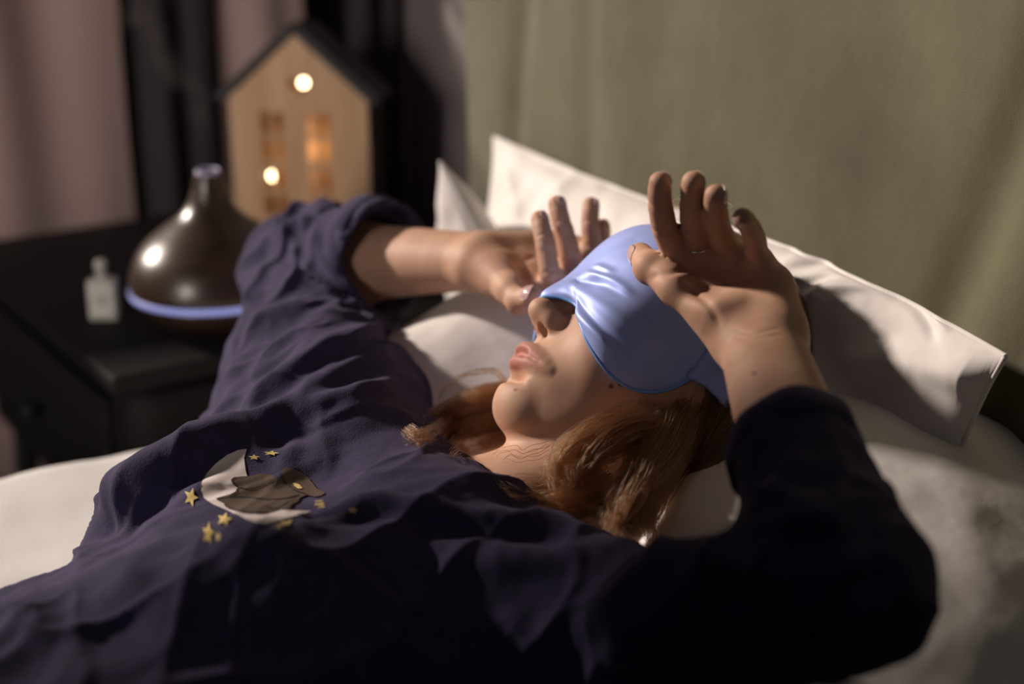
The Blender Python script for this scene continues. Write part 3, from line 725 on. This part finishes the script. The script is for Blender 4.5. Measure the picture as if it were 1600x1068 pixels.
# bend the centre line so the fabric also covers the bridge
ph = np.radians(A[..., 0]).ravel(); zz = A[..., 1].ravel(); rr = np.repeat(rad, na)
off = .0018+.0052*(1-rr**7)
Pm = on_head(ph, zz, off); Pi = on_head(ph, zz, .0008)
F1 = grid_faces(nr, na, wrap_v=True); V = np.vstack([Pm, Pi]); K = nr*na
rim = np.array([((nr-1)*na+i, (nr-1)*na+(i+1) % na, (nr-1)*na+(i+1) % na+K, (nr-1)*na+i+K) for i in range(na)])
F = np.vstack([F1, F1[:, ::-1]+K, rim[:, ::-1]])
N = normals(V, F); 
if ((V[:K]-HC)*N[:K]).sum() < 0: F = F[:, ::-1]; N = -N
def pm(*p):
    out = []
    for x, y in p:
        q_ = cast(skull, x, y)
        if q_ is None: continue
        g0 = skull.d(q_[None])[0]; g_ = np.array([skull.d((q_+e_)[None])[0]-g0 for e_ in np.eye(3)*.001]); out.append(q_+g_/np.linalg.norm(g_)*.0062)
    return out
ML = [(pm((862, 447), (890, 437), (925, 437), (965, 450), (990, 470)), .0028, .0036), (pm((872, 452), (900, 449), (935, 452), (975, 472)), .0028, -.0036),
      (pm((880, 432), (905, 424), (940, 425), (965, 436)), .0025, .0022), (pm((885, 425), (910, 417), (945, 420)), .002, -.0016),
      (pm((885, 462), (905, 492), (930, 520), (960, 550)), .0035, .0022), (pm((895, 462), (925, 500), (950, 525), (975, 545)), .0030, -.0022), (pm((900, 458), (950, 490), (1000, 530)), .004, .0012),
      (pm((1030, 570), (1055, 585), (1075, 590)), .0028, .0018), (pm((1060, 545), (1080, 560), (1098, 565)), .0028, .0018), (pm((1040, 560), (1062, 575), (1085, 580)), .0025, -.0014), (pm((1005, 575), (1030, 592)), .003, .0013)]
V = V+(folds(V, N, ML)+vnoise(V, 40, 8)*.0006)[:, None]*N
V = np.where(np.arange(len(V))[:, None] < 1e9, V, V)
msk = tag(empty('sleep_mask', tuple(H(.09, 0, .03))), 'pale blue satin sleep mask over the woman\'s eyes and nose bridge', 'sleep mask')
def PM(o): o.parent = msk; o.matrix_parent_inverse = Matrix.Translation(-Vector(H(.09, 0, .03))); return o
PM(mesh('mask_pad', V, F, M['satin']))
ed = V[(nr-1)*na:nr*na]
PM(MB().tube(ed, .0013, 8, closed=True).build('piping', M['piping'], smooth=True))
# strap round the head
for sgn in (1, -1):
    nps, nw = 50, 9
    ang = np.linspace(62, 178, nps)*sgn; vv = []
    for j in range(nw):
        w_ = (j/(nw-1)-.5)
        zc = .018-.022*np.linspace(0, 1, nps)
        z_ = zc+w_*.026*(1+.35*np.exp(-((np.abs(ang)-62)/8)**2))
        of_ = np.interp(np.abs(ang), [62, 68, 80, 180], [.003, .008, .015, .016])
        P_ = on_head(np.radians(ang), z_, of_+.0010*np.sin(j*2.4+ang*.1)+.0009*np.sin(np.arange(nps)*1.7)); vv.append(P_)
    vv = np.stack(vv, 1).reshape(-1, 3)
    so = PM(mesh('strap', vv, grid_faces(nps, nw), M['satin'])); sm = so.modifiers.new('s', 'SOLIDIFY'); sm.thickness = .003

# ------------------------------------------------------------------ shirt print, laid on the cloth
from mathutils.bvhtree import BVHTree
from mathutils.geometry import delaunay_2d_cdt
bvh = BVHTree.FromPolygons([tuple(p) for p in SHV], [tuple(int(i) for i in f) for f in SHF])
def inside(p, poly):
    c = False; n = len(poly)
    for i in range(n):
        a, b_ = poly[i], poly[i-1]
        if (a[1] > p[1]) != (b_[1] > p[1]) and p[0] < (b_[0]-a[0])*(p[1]-a[1])/(b_[1]-a[1])+a[0]: c = not c
    return c
def resample(poly, step):
    out = []
    for a, b_ in zip(poly, poly[1:]+poly[:1]):
        n_ = max(1, int(math.hypot(b_[0]-a[0], b_[1]-a[1])/step))
        out += [(a[0]+(b_[0]-a[0])*k/n_, a[1]+(b_[1]-a[1])*k/n_) for k in range(n_)]
    return out
def tri(polys, step):
    """triangulate the first outline minus the others"""
    polys = [resample(p, step) for p in polys]; pts = []; ed_ = []
    for p in polys:
        b0 = len(pts); pts += p; ed_ += [(b0+i, b0+(i+1) % len(p)) for i in range(len(p))]
    xs_ = [p[0] for p in polys[0]]; ys_ = [p[1] for p in polys[0]]
    x = min(xs_)
    while x < max(xs_):
        y = min(ys_)
        while y < max(ys_):
            if inside((x, y), polys[0]) and not any(inside((x, y), h) for h in polys[1:]): pts.append((x, y))
            y += step
        x += step
    r = delaunay_2d_cdt([Vector(p) for p in pts], ed_, [], 0, 1e-6)
    vs_ = r[0]; fs_ = []
    for f_ in r[2]:
        c = sum((vs_[i] for i in f_), Vector((0, 0)))/len(f_)
        if inside(c, polys[0]) and not any(inside(c, h) for h in polys[1:]): fs_.append(tuple(f_))
    return vs_, fs_
def decal(name, poly, material, lift=.0007, step=3.0):
    vs_, fs_ = tri([poly], step); v = []
    for p in vs_:
        d = cf+cr*(p[0]-800)/FPX+cu*(534-p[1])/FPX; d /= np.linalg.norm(d)
        h = bvh.ray_cast(Vector(CAM), Vector(d))
        if h[0] is None: return
        v.append(tuple(h[0]+h[1]*lift*(1 if h[1].dot(Vector(d)) < 0 else -1)))
    o = mesh(name, v, fs_, material); o.parent = top; return o
def zp(pts, ox=260, oy=680, k=4.444): return [(ox+x/k, oy+y/k) for x, y in pts]
def smoothpoly(p, n=6):
    P_ = np.array(p, float); m_ = len(P_); out = []
    for i in range(m_):
        a, b_, c, d = P_[i-1], P_[i], P_[(i+1) % m_], P_[(i+2) % m_]
        for t in np.arange(n)/n:
            out.append(tuple(.5*((2*b_)+(c-a)*t+(2*a-5*b_+4*c-d)*t*t+(3*b_-a-3*c+d)*t**3)))
    return out
moon = zp([(560, 97), (500, 105), (420, 140), (340, 200), (280, 270), (245, 330), (240, 390), (262, 440), (320, 480), (400, 515), (480, 550), (560, 590), (640, 612), (690, 620), (760, 602), (850, 575), (930, 552), (1010, 530), (900, 527), (800, 520), (700, 470), (620, 400), (570, 320), (550, 250), (540, 160)])
decal('moon_print', moon, M['white_print'], .0006)
pet = smoothpoly(zp([(450, 322), (470, 300), (530, 292), (580, 290), (640, 276), (720, 280), (765, 303), (795, 290), (800, 258), (830, 235), (900, 247), (970, 290), (1010, 330), (1050, 380), (1100, 405), (1080, 425), (1030, 435), (980, 425), (930, 442), (910, 470), (870, 490), (850, 520), (800, 522), (740, 538), (640, 552), (560, 545), (480, 530), (420, 508), (400, 480), (348, 450), (410, 436), (440, 425), (480, 402), (495, 375), (465, 348)]), 4)
decal('curled_animal_print', pet, M['brown_print'], .0011)
def ribbon(pts, w, closed=False):
    P_ = np.array(pts, float); n_ = len(P_)
    d = np.array([P_[min(i+1, n_-1)]-P_[max(i-1, 0)] for i in range(n_)]); d /= np.linalg.norm(d, axis=1)[:, None]+1e-9
    q_ = np.stack([-d[:, 1], d[:, 0]], 1)*w
    return [tuple(p) for p in P_+q_]+[tuple(p) for p in (P_-q_)[::-1]]
for ln_ in ([(500, 375), (560, 380), (640, 368), (700, 345), (740, 322)], [(430, 436), (560, 440), (700, 455), (830, 448), (920, 425)], [(690, 505), (740, 520), (780, 512), (850, 470)], [(765, 303), (770, 340), (745, 370)], [(795, 292), (830, 340), (900, 395), (980, 422)], [(480, 300), (452, 320), (468, 350), (497, 375)], [(497, 378), (480, 402), (440, 425), (350, 450)], [(350, 452), (400, 482), (425, 512), (560, 547), (700, 546)]):
    decal('outline_print', ribbon(zp([tuple(p) for p in spline(ln_, 14)]), .8), M['outline_print'], .0015, 2.5)
def star(cx, cy, rx, ry, rot=0, inner=.45):
    out = []
    for k in range(10):
        a = math.radians(rot)+k*math.pi/5; r = 1 if k % 2 == 0 else inner
        out.append((cx+rx*r*math.sin(a), cy-ry*r*math.cos(a)))
    return out
for cx, cy, rx, ry, rot in ((172, 436, 50, 70, 20), (405, 590, 56, 50, 15), (292, 688, 44, 82, 10), (365, 710, 23, 40, 5), (608, 158, 42, 20, 0), (728, 130, 62, 17, 10), (1296, 524, 36, 26, 8)):
    decal('star_print', zp(star(cx, cy, rx, ry, rot)), M['gold_print'], .0010, 2.5)
decal('star_print', zp([(722, 650), (780, 628), (800, 604), (830, 606), (878, 590), (862, 612), (856, 628), (806, 634), (768, 660), (764, 640)]), M['gold_print'], .0010, 2.5)
decal('spot_print', zp([(875, 345), (900, 345), (930, 362), (946, 382), (920, 384), (890, 368)]), M['gold_print'], .0017, 2)
for ln_ in ([(1035, 470), (1075, 462), (1040, 488), (1085, 482)], [(1030, 490), (1095, 492), (1050, 512), (1105, 505)], [(1060, 466), (1088, 466), (1070, 480), (1100, 484)]):
    decal('zigzag_print', ribbon(zp(ln_), .9), M['gold_print'], .0012, 2)

# ------------------------------------------------------------------ nails and ring
def nail(tip, dip, dors, r, ln_=.010, wd=.95, name='fingernail'):
    ax = tip-dip; ax /= np.linalg.norm(ax); D = np.array(dors, float); D -= ax*(D@ax); D /= np.linalg.norm(D); S_ = np.cross(ax, D)
    u = np.linspace(-1, 1, 15); t = np.linspace(0, 1, 15); v = []
    for j in t:
        for i in u:
            # rounded at both ends
            hw = wd*(1-.30*abs(2*j-1)**4); a = i*hw
            lon = -ln_*.52+ln_*1.05*j-(.0014*i*i if j > .5 else -.0014*i*i)
            rr = r*(1-.06*max(0, j-.3))+.0006
            over = max(0, lon)/max(r, 1e-6); drop = r*(1-math.sqrt(max(0, 1-min(over, .85)**2)))*.75
            v.append(tip+ax*lon+(math.cos(a)*D+math.sin(a)*S_)*(rr+.0003)-D*drop)
    v = np.array(v); n1 = 225; v2 = v-D*.0009
    F_ = grid_faces(15, 15); bd_ = [i*15 for i in range(15)]+[14*15+j for j in range(1, 15)]+[i*15+14 for i in range(13, -1, -1)]+[j for j in range(13, 0, -1)]
    rm = np.array([(a, c, c+n1, a+n1) for a, c in zip(bd_, bd_[1:]+bd_[:1])])
    o = mesh(name, np.vstack([v, v2]), np.vstack([F_, F_[:, ::-1]+n1, rm]), M['nail']); o.parent = bo; return o
toC = -cf
nail(thL[3], thL[2], -cr*.9+cu*.1+cf*.15, .0086, .0115)
for i in range(4): nail(tipL[i], dipL[i], -nL, [.0092, .0095, .0090, .0078][i]*.78, .0095)
nail(thR[3], thR[2], toC*.9+cu*.45, .0084, .0115)
for i in range(3): nail(tipR[i], dipR[i], cr*.85-cf*(.45 if i < 2 else .15), [.0092, .0095, .0090, .0078][i]*.98*.78, .0095)
rc = mcpL[1]*.48+pipL[1]*.52; ra = pipL[1]-mcpL[1]; ra /= np.linalg.norm(ra); rb = np.cross(ra, cu); rb /= np.linalg.norm(rb); rd = np.cross(ra, rb)
ring = MB().tube([rc+.0103*(math.cos(t)*rb+math.sin(t)*rd) for t in np.linspace(0, 2*math.pi, 48, endpoint=False)], .0008, 8, closed=True).build('ring', M['silver'], smooth=True)
tag(ring, 'thin silver ring round the middle finger of the nearer hand', 'ring')

# ------------------------------------------------------------------ hair
M['hairbase'] = mat('hair_mass', (.030, .015, .009), .6)
bump(M['hairbase'], 260, .0012, .8, 3)
hm = bpy.data.materials.new('brown_hair'); hm.use_nodes = True; nt = hm.node_tree; nt.nodes.remove(nt.nodes['Principled BSDF'])
hb = nt.nodes.new('ShaderNodeBsdfHairPrincipled'); hb.parametrization = 'COLOR'; hb.inputs['Color'].default_value = (.088, .037, .015, 1)
hb.inputs['Roughness'].default_value = .32; hb.inputs['Random Roughness'].default_value = .2
nt.links.new(hb.outputs[0], nt.nodes['Material Output'].inputs[0])
pf = HC+hF*.072+hU*.096; pn = hF*.78-hU*.62; pn /= np.linalg.norm(pn)
class Plane:
    def __init__(s, p, n_): s.p = p; s.n = n_; s.c = p; s.R = 9
    def d(s, P): return (P-s.p)@s.n
hg = Grp([('u', HE((.002, 0, .047), (.093, .080, .090)), 0), ('i', Plane(pf, pn), .008),
          ('u', Cone(H(-.045, .045, .0), H(-.060, .060, -.055), .038, .030), .03),
          ('u', Cone(H(-.05, .05, -.02), W(1030, 715, 1.05), .034, .014), .03),
          ('u', Cone(H(-.03, .055, -.03), W(965, 700, 1.02), .024, .012), .02),
          ('u', Cone(H(-.05, -.05, -.02), W(790, 650, 1.16), .030, .014), .03)])
V, F = nets(hg, .0025, (.30, .62, -.02), (.80, 1.10, .36))
hairbase = PW(mesh('hair', V, F, M['hairbase']))
HV = V; HN = normals(V, F)
strands = []; radii = []
def clump(path, n_, r0, r1, r2, curl=.004, np_=22, rad_=.00026, fray=.01, tw=2.0, trim=.35):
    pts = []
    for x, y, t in path:
        q_ = cast(shirtg, x, y)
        if q_ is not None: t = min(t, float((q_-CAM)@cf)-.010)
        pts.append(W(x, y, t))
    P_ = spline(pts, np_); T_ = np.gradient(P_, axis=0); T_ /= np.linalg.norm(T_, axis=1)[:, None]
    up = np.cross(T_[0], [.3, .5, .8]); up /= np.linalg.norm(up); fr_ = []
    for t in T_:
        up = up-t*(up@t); up /= np.linalg.norm(up); fr_.append((up.copy(), np.cross(t, up)))
    A_ = np.array([a for a, b_ in fr_]); B_ = np.array([b_ for a, b_ in fr_]); s_ = np.linspace(0, 1, np_)
    prof = np.interp(s_, [0, .5, 1], [r0, r1, r2])
    for k in range(n_):
        th_ = rng.uniform(0, 2*np.pi); q_ = math.sqrt(rng.uniform(0, 1)); ph_ = rng.uniform(0, 6.28); L_ = 1-trim*rng.uniform(0, 1)**2
        lock = round(th_*1.9)+5*round(q_*2.2)          # strands gather in locks
        lr = np.random.default_rng(lock+len(path)*31)
        lph = lr.uniform(0, 6.28); la = lr.uniform(.5, 1.6)
        a = th_+tw*s_*.3
        x = prof*q_*np.cos(a)+curl*la*s_*np.sin(s_*9*la+lph)+fray*s_**3*rng.normal()*.5
        y = prof*q_*np.sin(a)+curl*la*s_*np.cos(s_*8*la+lph)+fray*s_**3*rng.normal()*.5
        x += .0006*np.sin(s_*25+ph_); y += .0006*np.cos(s_*21+ph_)
        C_ = P_+A_*x[:, None]+B_*y[:, None]
        m_ = max(5, int(np_*L_)); strands.append(C_[:m_]); radii.append(rad_*np.linspace(1, .35, m_)*rng.uniform(.7, 1.2))
def locks(path, nl, s0, s1, n_, r0, r1, curl=.004, seed=0, trim=.4, fray=.0025, shorten=.25):
    q_ = np.random.default_rng(seed); m_ = len(path)
    for k in range(nl):
        a = q_.normal(0, 1, 2); b_ = q_.normal(0, 1, 2); w = q_.uniform(0, 6.28); ex = 1-shorten*q_.uniform(0, 1)
        P_ = spline(np.array(path, float), 40)[:max(12, int(40*ex))]; u = np.linspace(0, 1, len(P_))
        sp_ = s0+(s1-s0)*u
        P_[:, 0] += sp_*(a[0]*(1-u)+b_[0]*u)*.6+s1*.25*np.sin(u*5+w)*u
        P_[:, 1] += sp_*(a[1]*(1-u)+b_[1]*u)*.6+s1*.25*np.cos(u*6+w)*u
        P_[:, 2] += q_.normal(0, .006)
        sel = P_[np.linspace(0, len(P_)-1, 8).astype(int)]
        clump([tuple(p) for p in sel], n_, r0, r1, .0012, curl*q_.uniform(.6, 1.5), fray=fray, trim=trim, tw=q_.uniform(1, 5))
# far mass behind the chin, tips turned up at the left
locks([(860, 650, 1.15), (800, 632, 1.145), (745, 640, 1.14), (700, 658, 1.13), (660, 685, 1.125), (632, 680, 1.12), (618, 650, 1.12)], 9, 9, 15, 85, .010, .007, .0022, 1, trim=.65)
locks([(860, 665, 1.15), (800, 655, 1.14), (745, 668, 1.13), (705, 695, 1.12), (688, 728, 1.115)], 9, 9, 17, 85, .010, .007, .0022, 2, trim=.65)
locks([(830, 640, 1.15), (770, 625, 1.14), (720, 640, 1.135), (680, 662, 1.13), (650, 695, 1.125)], 8, 9, 16, 85, .010, .007, .0022, 3, trim=.65)
locks([(845, 670, 1.14), (790, 685, 1.13), (755, 700, 1.12), (720, 712, 1.11), (700, 738, 1.10)], 6, 8, 12, 60, .008, .006, .0022, 4, trim=.65)
clump([(790, 600, 1.14), (770, 580, 1.15), (735, 583, 1.15), (700, 602, 1.14), (682, 635, 1.13)], 16, .003, .0025, .002, .001, fray=.004)
# hair falling over the neck
locks([(1000, 650, 1.00), (940, 672, .985), (890, 700, .98), (868, 735, .975), (885, 772, .97), (915, 790, .965)], 6, 8, 12, 70, .010, .008, .004, 5)
locks([(1015, 660, 1.00), (960, 685, .98), (915, 720, .97), (900, 755, .965), (905, 790, .96)], 8, 10, 13, 80, .012, .009, .004, 6)
locks([(960, 700, .98), (900, 730, .975), (850, 750, .975), (800, 755, .98), (762, 765, .985)], 5, 10, 14, 9, .008, .006, .0012, 7)
locks([(950, 745, .975), (890, 778, .965), (840, 782, .965), (790, 772, .97), (755, 750, .98)], 6, 8, 9, 35, .007, .005, .004, 8)
locks([(960, 775, .965), (910, 798, .96), (850, 802, .957), (800, 795, .96)], 6, 8, 9, 40, .007, .005, .004, 9)
clump([(860, 700, .99), (820, 715, .985), (790, 712, .985), (770, 725, .985)], 6, .006, .008, .006, .0008, fray=.006)
locks([(1010, 740, .97), (985, 780, .955), (960, 810, .945), (940, 832, .94)], 6, 10, 14, 80, .011, .008, .003, 15, shorten=.1)
# mass beside the pillow, ending over the sleeve
locks([(1040, 650, 1.01), (1020, 700, .985), (985, 750, .965), (945, 790, .955), (895, 798, .95)], 8, 12, 14, 80, .012, .009, .004, 10)
locks([(1070, 650, 1.02), (1050, 710, .99), (1010, 760, .965), (975, 800, .95), (950, 830, .945)], 8, 12, 16, 80, .012, .009, .004, 11)
locks([(1090, 650, 1.03), (1050, 710, 1.00), (1022, 765, .975), (1012, 810, .955), (1018, 855, .94)], 9, 12, 9, 80, .013, .010, .0035, 12, shorten=.12)
locks([(1070, 660, 1.02), (1030, 730, .98), (995, 790, .955), (985, 830, .94), (1000, 860, .935)], 9, 12, 14, 80, .012, .009, .0035, 13, shorten=.15)
locks([(1140, 650, 1.04), (1095, 690, 1.02), (1055, 730, 1.0), (1035, 780, .98)], 5, 10, 12, 40, .010, .007, .003, 14)
# strands lying on the scalp
kd = np.where((HN@(CAM-HC) > 0))[0]
tgt = W(1040, 790, .97); crown = H(-.07, 0, .11)
for k in range(1500):
    i = kd[rng.integers(len(kd))]; p = HV[i].copy(); ptsS = []
    up_part = (p-HC)@hU > .03
    for j in range(14):
        g0 = hg.d(p[None])[0]; G = np.array([hg.d((p+e_)[None])[0]-g0 for e_ in np.eye(3)*.001])/.001; G /= np.linalg.norm(G)+1e-9
        p = p-G*(g0-.0012); ptsS.append(p.copy())
        d = (-hF*.8-hU*.55) if up_part else (tgt-p); d = d/np.linalg.norm(d); d = d-G*(d@G); d /= np.linalg.norm(d)+1e-9
        p = p+d*.007
    strands.append(np.array(ptsS)+rng.normal(0, .0006, 3)); radii.append(np.linspace(.0003, .00012, 14))
# fly-away hairs above the forehead
for k in range(60):
    p = H(.070+rng.uniform(-.03, .02), rng.uniform(-.05, .04), .118); d0 = hU*1.0+hF*rng.uniform(-.7, .3)+hL*rng.uniform(-.9, .9)
    t = np.linspace(0, 1, 12)[:, None]; q_ = p+d0*t*.020*rng.uniform(.4, 1.1)+rng.normal(0, .010, 3)*t**2+rng.normal(0, .008, 3)*np.sin(t*4)
    strands.append(q_); radii.append(np.full(12, .00011))
hc = bpy.data.hair_curves.new('hair_strands'); hc.add_curves([len(x) for x in strands])
hc.points.foreach_set('position', np.vstack(strands).astype(np.float32).ravel())
ra_ = hc.attributes.get('radius') or hc.attributes.new('radius', 'FLOAT', 'POINT'); ra_.data.foreach_set('value', np.concatenate(radii).astype(np.float32))
hc.materials.append(hm); ho = bpy.data.objects.new('hair_strands', hc); COL.objects.link(ho); ho.parent = hairbase

# ------------------------------------------------------------------ nightstand and what stands on it
NZ = .03; RN = math.radians(5.5); NC = np.array([.309, 1.367, NZ])
na_ = np.array([math.cos(RN), math.sin(RN), 0]); nb_ = np.array([-math.sin(RN), math.cos(RN), 0])
ns = tag(empty('nightstand', tuple(NC+na_*.22+nb_*.30-np.array([0, 0, NZ-FZ])), RN), 'black bedside table with a thin top and rounded corners, carrying the house lamp', 'nightstand')
hgt = NZ-FZ
MB().box((0, 0, hgt-.011), (.22, .30, .011)).build('table_top', M['nightwood'], ns, bevel=.005, seg=3)
bdy = MB().box((.005, 0, hgt-.14), (.205, .285, .115)).build('body', M['nightwood'], ns, bevel=.04, seg=6)
dr = MB().box((-.204, 0, hgt-.135), (.006, .225, .085)).build('drawer', M['nightwood'], ns, bevel=.003)
MB().lathe([(.0, 0), (.006, 0), (.005, .010), (.010, .014), (.011, .020), (.007, .024), (0, .024)], n=24).build('knob', M['black'], dr, smooth=True)
kn = dr.children[0]; kn.rotation_euler = (0, -math.pi/2, 0); kn.location = (-.210, 0, hgt-.135)
for sx in (-1, 1):
    for sy in (-1, 1):
        MB().tube([(sx*.17, sy*.24, hgt-.25), (sx*.19, sy*.26, 0)], [.017, .011], 20).build('leg', M['nightwood'], ns, smooth=True)
# aroma diffuser
dz = .044
df = tag(empty('aroma_diffuser', (.459, 1.481, NZ)), 'dark wood-grain domed aroma diffuser with a glowing lilac ring', 'diffuser')
MB().lathe([(0, .0005), (.050, .0005), (.056, .004), (.072, .014), (.086, .026), (.0925, .036), (.0935, dz-.004), (.085, dz-.003)], n=96).build('base', M['darkwood'], df, smooth=True)
MB().lathe([(.080, dz-.0035), (.0950, dz-.0035), (.0958, dz-.001), (.0955, dz+.0022), (.080, dz+.0025)], n=96).build('light_ring', M['ring_light'], df, smooth=True)
prof = spline([(.0945, dz+.003), (.0945, dz+.012), (.0905, dz+.027), (.082, dz+.043), (.068, dz+.058), (.051, dz+.071), (.036, dz+.082), (.026, dz+.094), (.020, dz+.108), (.0165, dz+.120), (.0135, dz+.129)], 60)
MB().lathe([tuple(p) for p in prof]+[(.012, dz+.1305), (.0105, dz+.1295), (.009, dz+.120), (.0, dz+.118)], n=96).build('cover', M['darkwood'], df, smooth=True)
M['rim'] = mat('lilac_rim', (.30, .28, .42), .3)
MB().lathe([(.0138, dz+.1275), (.0142, dz+.130), (.0125, dz+.1325), (.0105, dz+.1315), (.0100, dz+.128)], n=48).build('mist_outlet', M['rim'], df, smooth=True)
# oil bottle
M['glass_white'] = mat('frosted_glass', (.72, .72, .66), .25, Transmission_Weight=.35, IOR=1.45)
M['label'] = mat('paper_label', (.62, .60, .53), .7); M['ink'] = mat('grey_ink', (.12, .11, .10), .7)
bt = tag(empty('oil_bottle', (.352, 1.560, NZ), math.radians(-24)), 'small square pale glass bottle with a ball stopper', 'bottle')
MB().box((0, 0, .0245), (.0165, .0115, .024)).build('glass_body', M['glass_white'], bt, bevel=.004, seg=4)
MB().lathe([(.0, .0480), (.0100, .0480), (.0065, .0495), (.0055, .0560), (.0065, .0575), (.0, .0575)], n=32).build('neck', M['glass_white'], bt, smooth=True)
MB().lathe([(.0, .0575)]+[(.0075*math.sin(t), .0640-.0075*math.cos(t)) for t in np.linspace(.5, math.pi-.01, 16)], n=32).build('stopper', M['glass_white'], bt, smooth=True)
lb = MB().box((0, -.0120, .0240), (.0125, .0004, .0165)).build('label', M['label'], bt)
for k, w_ in enumerate((.009, .006, .0075)): MB().box((0, -.0126, .031-k*.0045), (w_, .0002, .0007)).build('label_text', M['ink'], lb)
# house lamp
UX = .00088
hp = W(487, 372, 1.93); hp[2] = NZ
fn = -(cf*np.array([1, 1, 0])); fn /= np.linalg.norm(fn); ang_ = math.atan2(fn[1], fn[0])-math.radians(10)
rzh = ang_+math.pi/2     # local -y is the front
hl = tag(empty('house_lamp', tuple(hp), rzh), 'wooden house-shaped lamp with black roof, heart cut-out and lit windows', 'lamp')
HW, HE_, HA, HD = .093, .198, .280, .062
outl = [(-HW, 0), (HW, 0), (HW, HE_), (0, HA), (-HW, HE_)]
holes = []
def pane(u, v, w_, h_): holes.append([(u-w_, v-h_), (u+w_, v-h_), (u+w_, v+h_), (u-w_, v+h_)])
for u in (-.036, .026):
    for v in (.146, .072):
        for du in (-.009, .009):
            for dv in (-.0175, .0175): pane(u+du, v+dv, .0068, .0150)
heart = []
for t in np.linspace(0, 2*math.pi, 40, endpoint=False):
    heart.append((.001+.0145*math.sin(t)**3, .213+.0009*(13*math.cos(t)-5*math.cos(2*t)-2*math.cos(3*t)-math.cos(4*t))))
holes.append(heart)
def panel(name, polys, y0, y1, m_, parent, step=.02):
    vs_, fs_ = tri(polys, step); n_ = len(vs_)
    v = [(p[0], y0, p[1]) for p in vs_]+[(p[0], y1, p[1]) for p in vs_]; f = list(fs_)+[tuple(i+n_ for i in q_[::-1]) for q_ in fs_]
    cnt = {}
    for q_ in fs_:
        for a, c in zip(q_, q_[1:]+q_[:1]): cnt[(a, c)] = 1
    for (a, c) in list(cnt):
        if (c, a) not in cnt: f.append((c, a, a+n_, c+n_))
    return mesh(name, v, f, m_, parent, smooth=False)
panel('front_panel', [outl]+holes, -HD/2, -HD/2+.004, M['lampwood'], hl)
panel('back_panel', [outl], HD/2-.004, HD/2, M['lampwood'], hl)
for sx in (-1, 1): MB().box((sx*(HW-.002), 0, HE_/2), (.0021, HD/2-.0042, HE_/2-.001)).build('side_panel', M['black'], hl)
MB().box((0, 0, .002), (HW-.005, HD/2-.0045, .002)).build('floor_panel', M['lampwood'], hl)
sl = math.atan2(HA-HE_, HW); rl = math.hypot(HW, HA-HE_)
for sx in (-1, 1):
    c, s_ = math.cos(sl), math.sin(sl)
    Mx = np.array([[c, 0, sx*s_], [0, 1, 0], [-sx*s_, 0, c]])
    ov = .010; cx = sx*(HW/2+ov/2*c)+sx*s_*.006; cz = (HA+HE_)/2-ov/2*s_+c*.006
    MB().box((cx, 0, cz), (rl/2+ov/2+.002, HD/2+.006, .0058), M=Mx).build('roof_panel', M['black'], hl)
for u, v in ((.003, .214), (-.046, .089), (.055, .030)):
    o = MB().lathe([(.0055*math.sin(t), -.0055*math.cos(t)) for t in np.linspace(.01, math.pi-.01, 12)], c=(u, -HD/2+.020, v), n=16).build('bulb', M['bulb'], hl, smooth=True)
MB().tube([(.0, -.01, .006), (.0, -.005, .10), (-.02, -.012, .15), (-.036, -.018, .146)], .0006, 6).build('wire', M['silver'], hl, smooth=True)
pt = bpy.data.lights.new('bulb_light', 'POINT'); pt.energy = .05; pt.color = (1, .62, .28); pt.shadow_soft_size = .012
po_ = bpy.data.objects.new('bulb_light', pt); COL.objects.link(po_); po_.parent = hl; po_.location = (0, 0, .12)

# ------------------------------------------------------------------ mist drifting from the diffuser
mm = bpy.data.materials.new('mist'); mm.use_nodes = True; nt = mm.node_tree; nt.nodes.remove(nt.nodes['Principled BSDF'])
pv = nt.nodes.new('ShaderNodeVolumePrincipled'); pv.inputs['Color'].default_value = (.8, .74, .72, 1); pv.inputs['Anisotropy'].default_value = .2
tc = nt.nodes.new('ShaderNodeTexCoord'); nz = nt.nodes.new('ShaderNodeTexNoise'); nz.inputs['Scale'].default_value = 14; nz.inputs['Detail'].default_value = 3; nz.inputs['Distortion'].default_value = 1.2
mr = nt.nodes.new('ShaderNodeMapRange'); mr.inputs['From Min'].default_value = .48; mr.inputs['From Max'].default_value = .72; mr.inputs['To Max'].default_value = 1.6
nt.links.new(tc.outputs['Object'], nz.inputs['Vector']); nt.links.new(nz.outputs[0], mr.inputs['Value']); nt.links.new(mr.outputs[0], pv.inputs['Density'])
nt.links.new(pv.outputs[0], nt.nodes['Material Output'].inputs['Volume'])
mp_ = spline([(.459, 1.481, .205), (.455, 1.485, .26), (.440, 1.50, .33), (.415, 1.52, .40), (.40, 1.54, .48), (.41, 1.55, .56)], 30)
mo_ = MB().tube(mp_, np.interp(np.linspace(0, 1, 30), [0, .2, .5, 1], [.005, .012, .040, .060]), 20).build('mist', mm, smooth=True)
tag(mo_, 'faint mist rising from the diffuser spout', 'mist', kind='stuff')
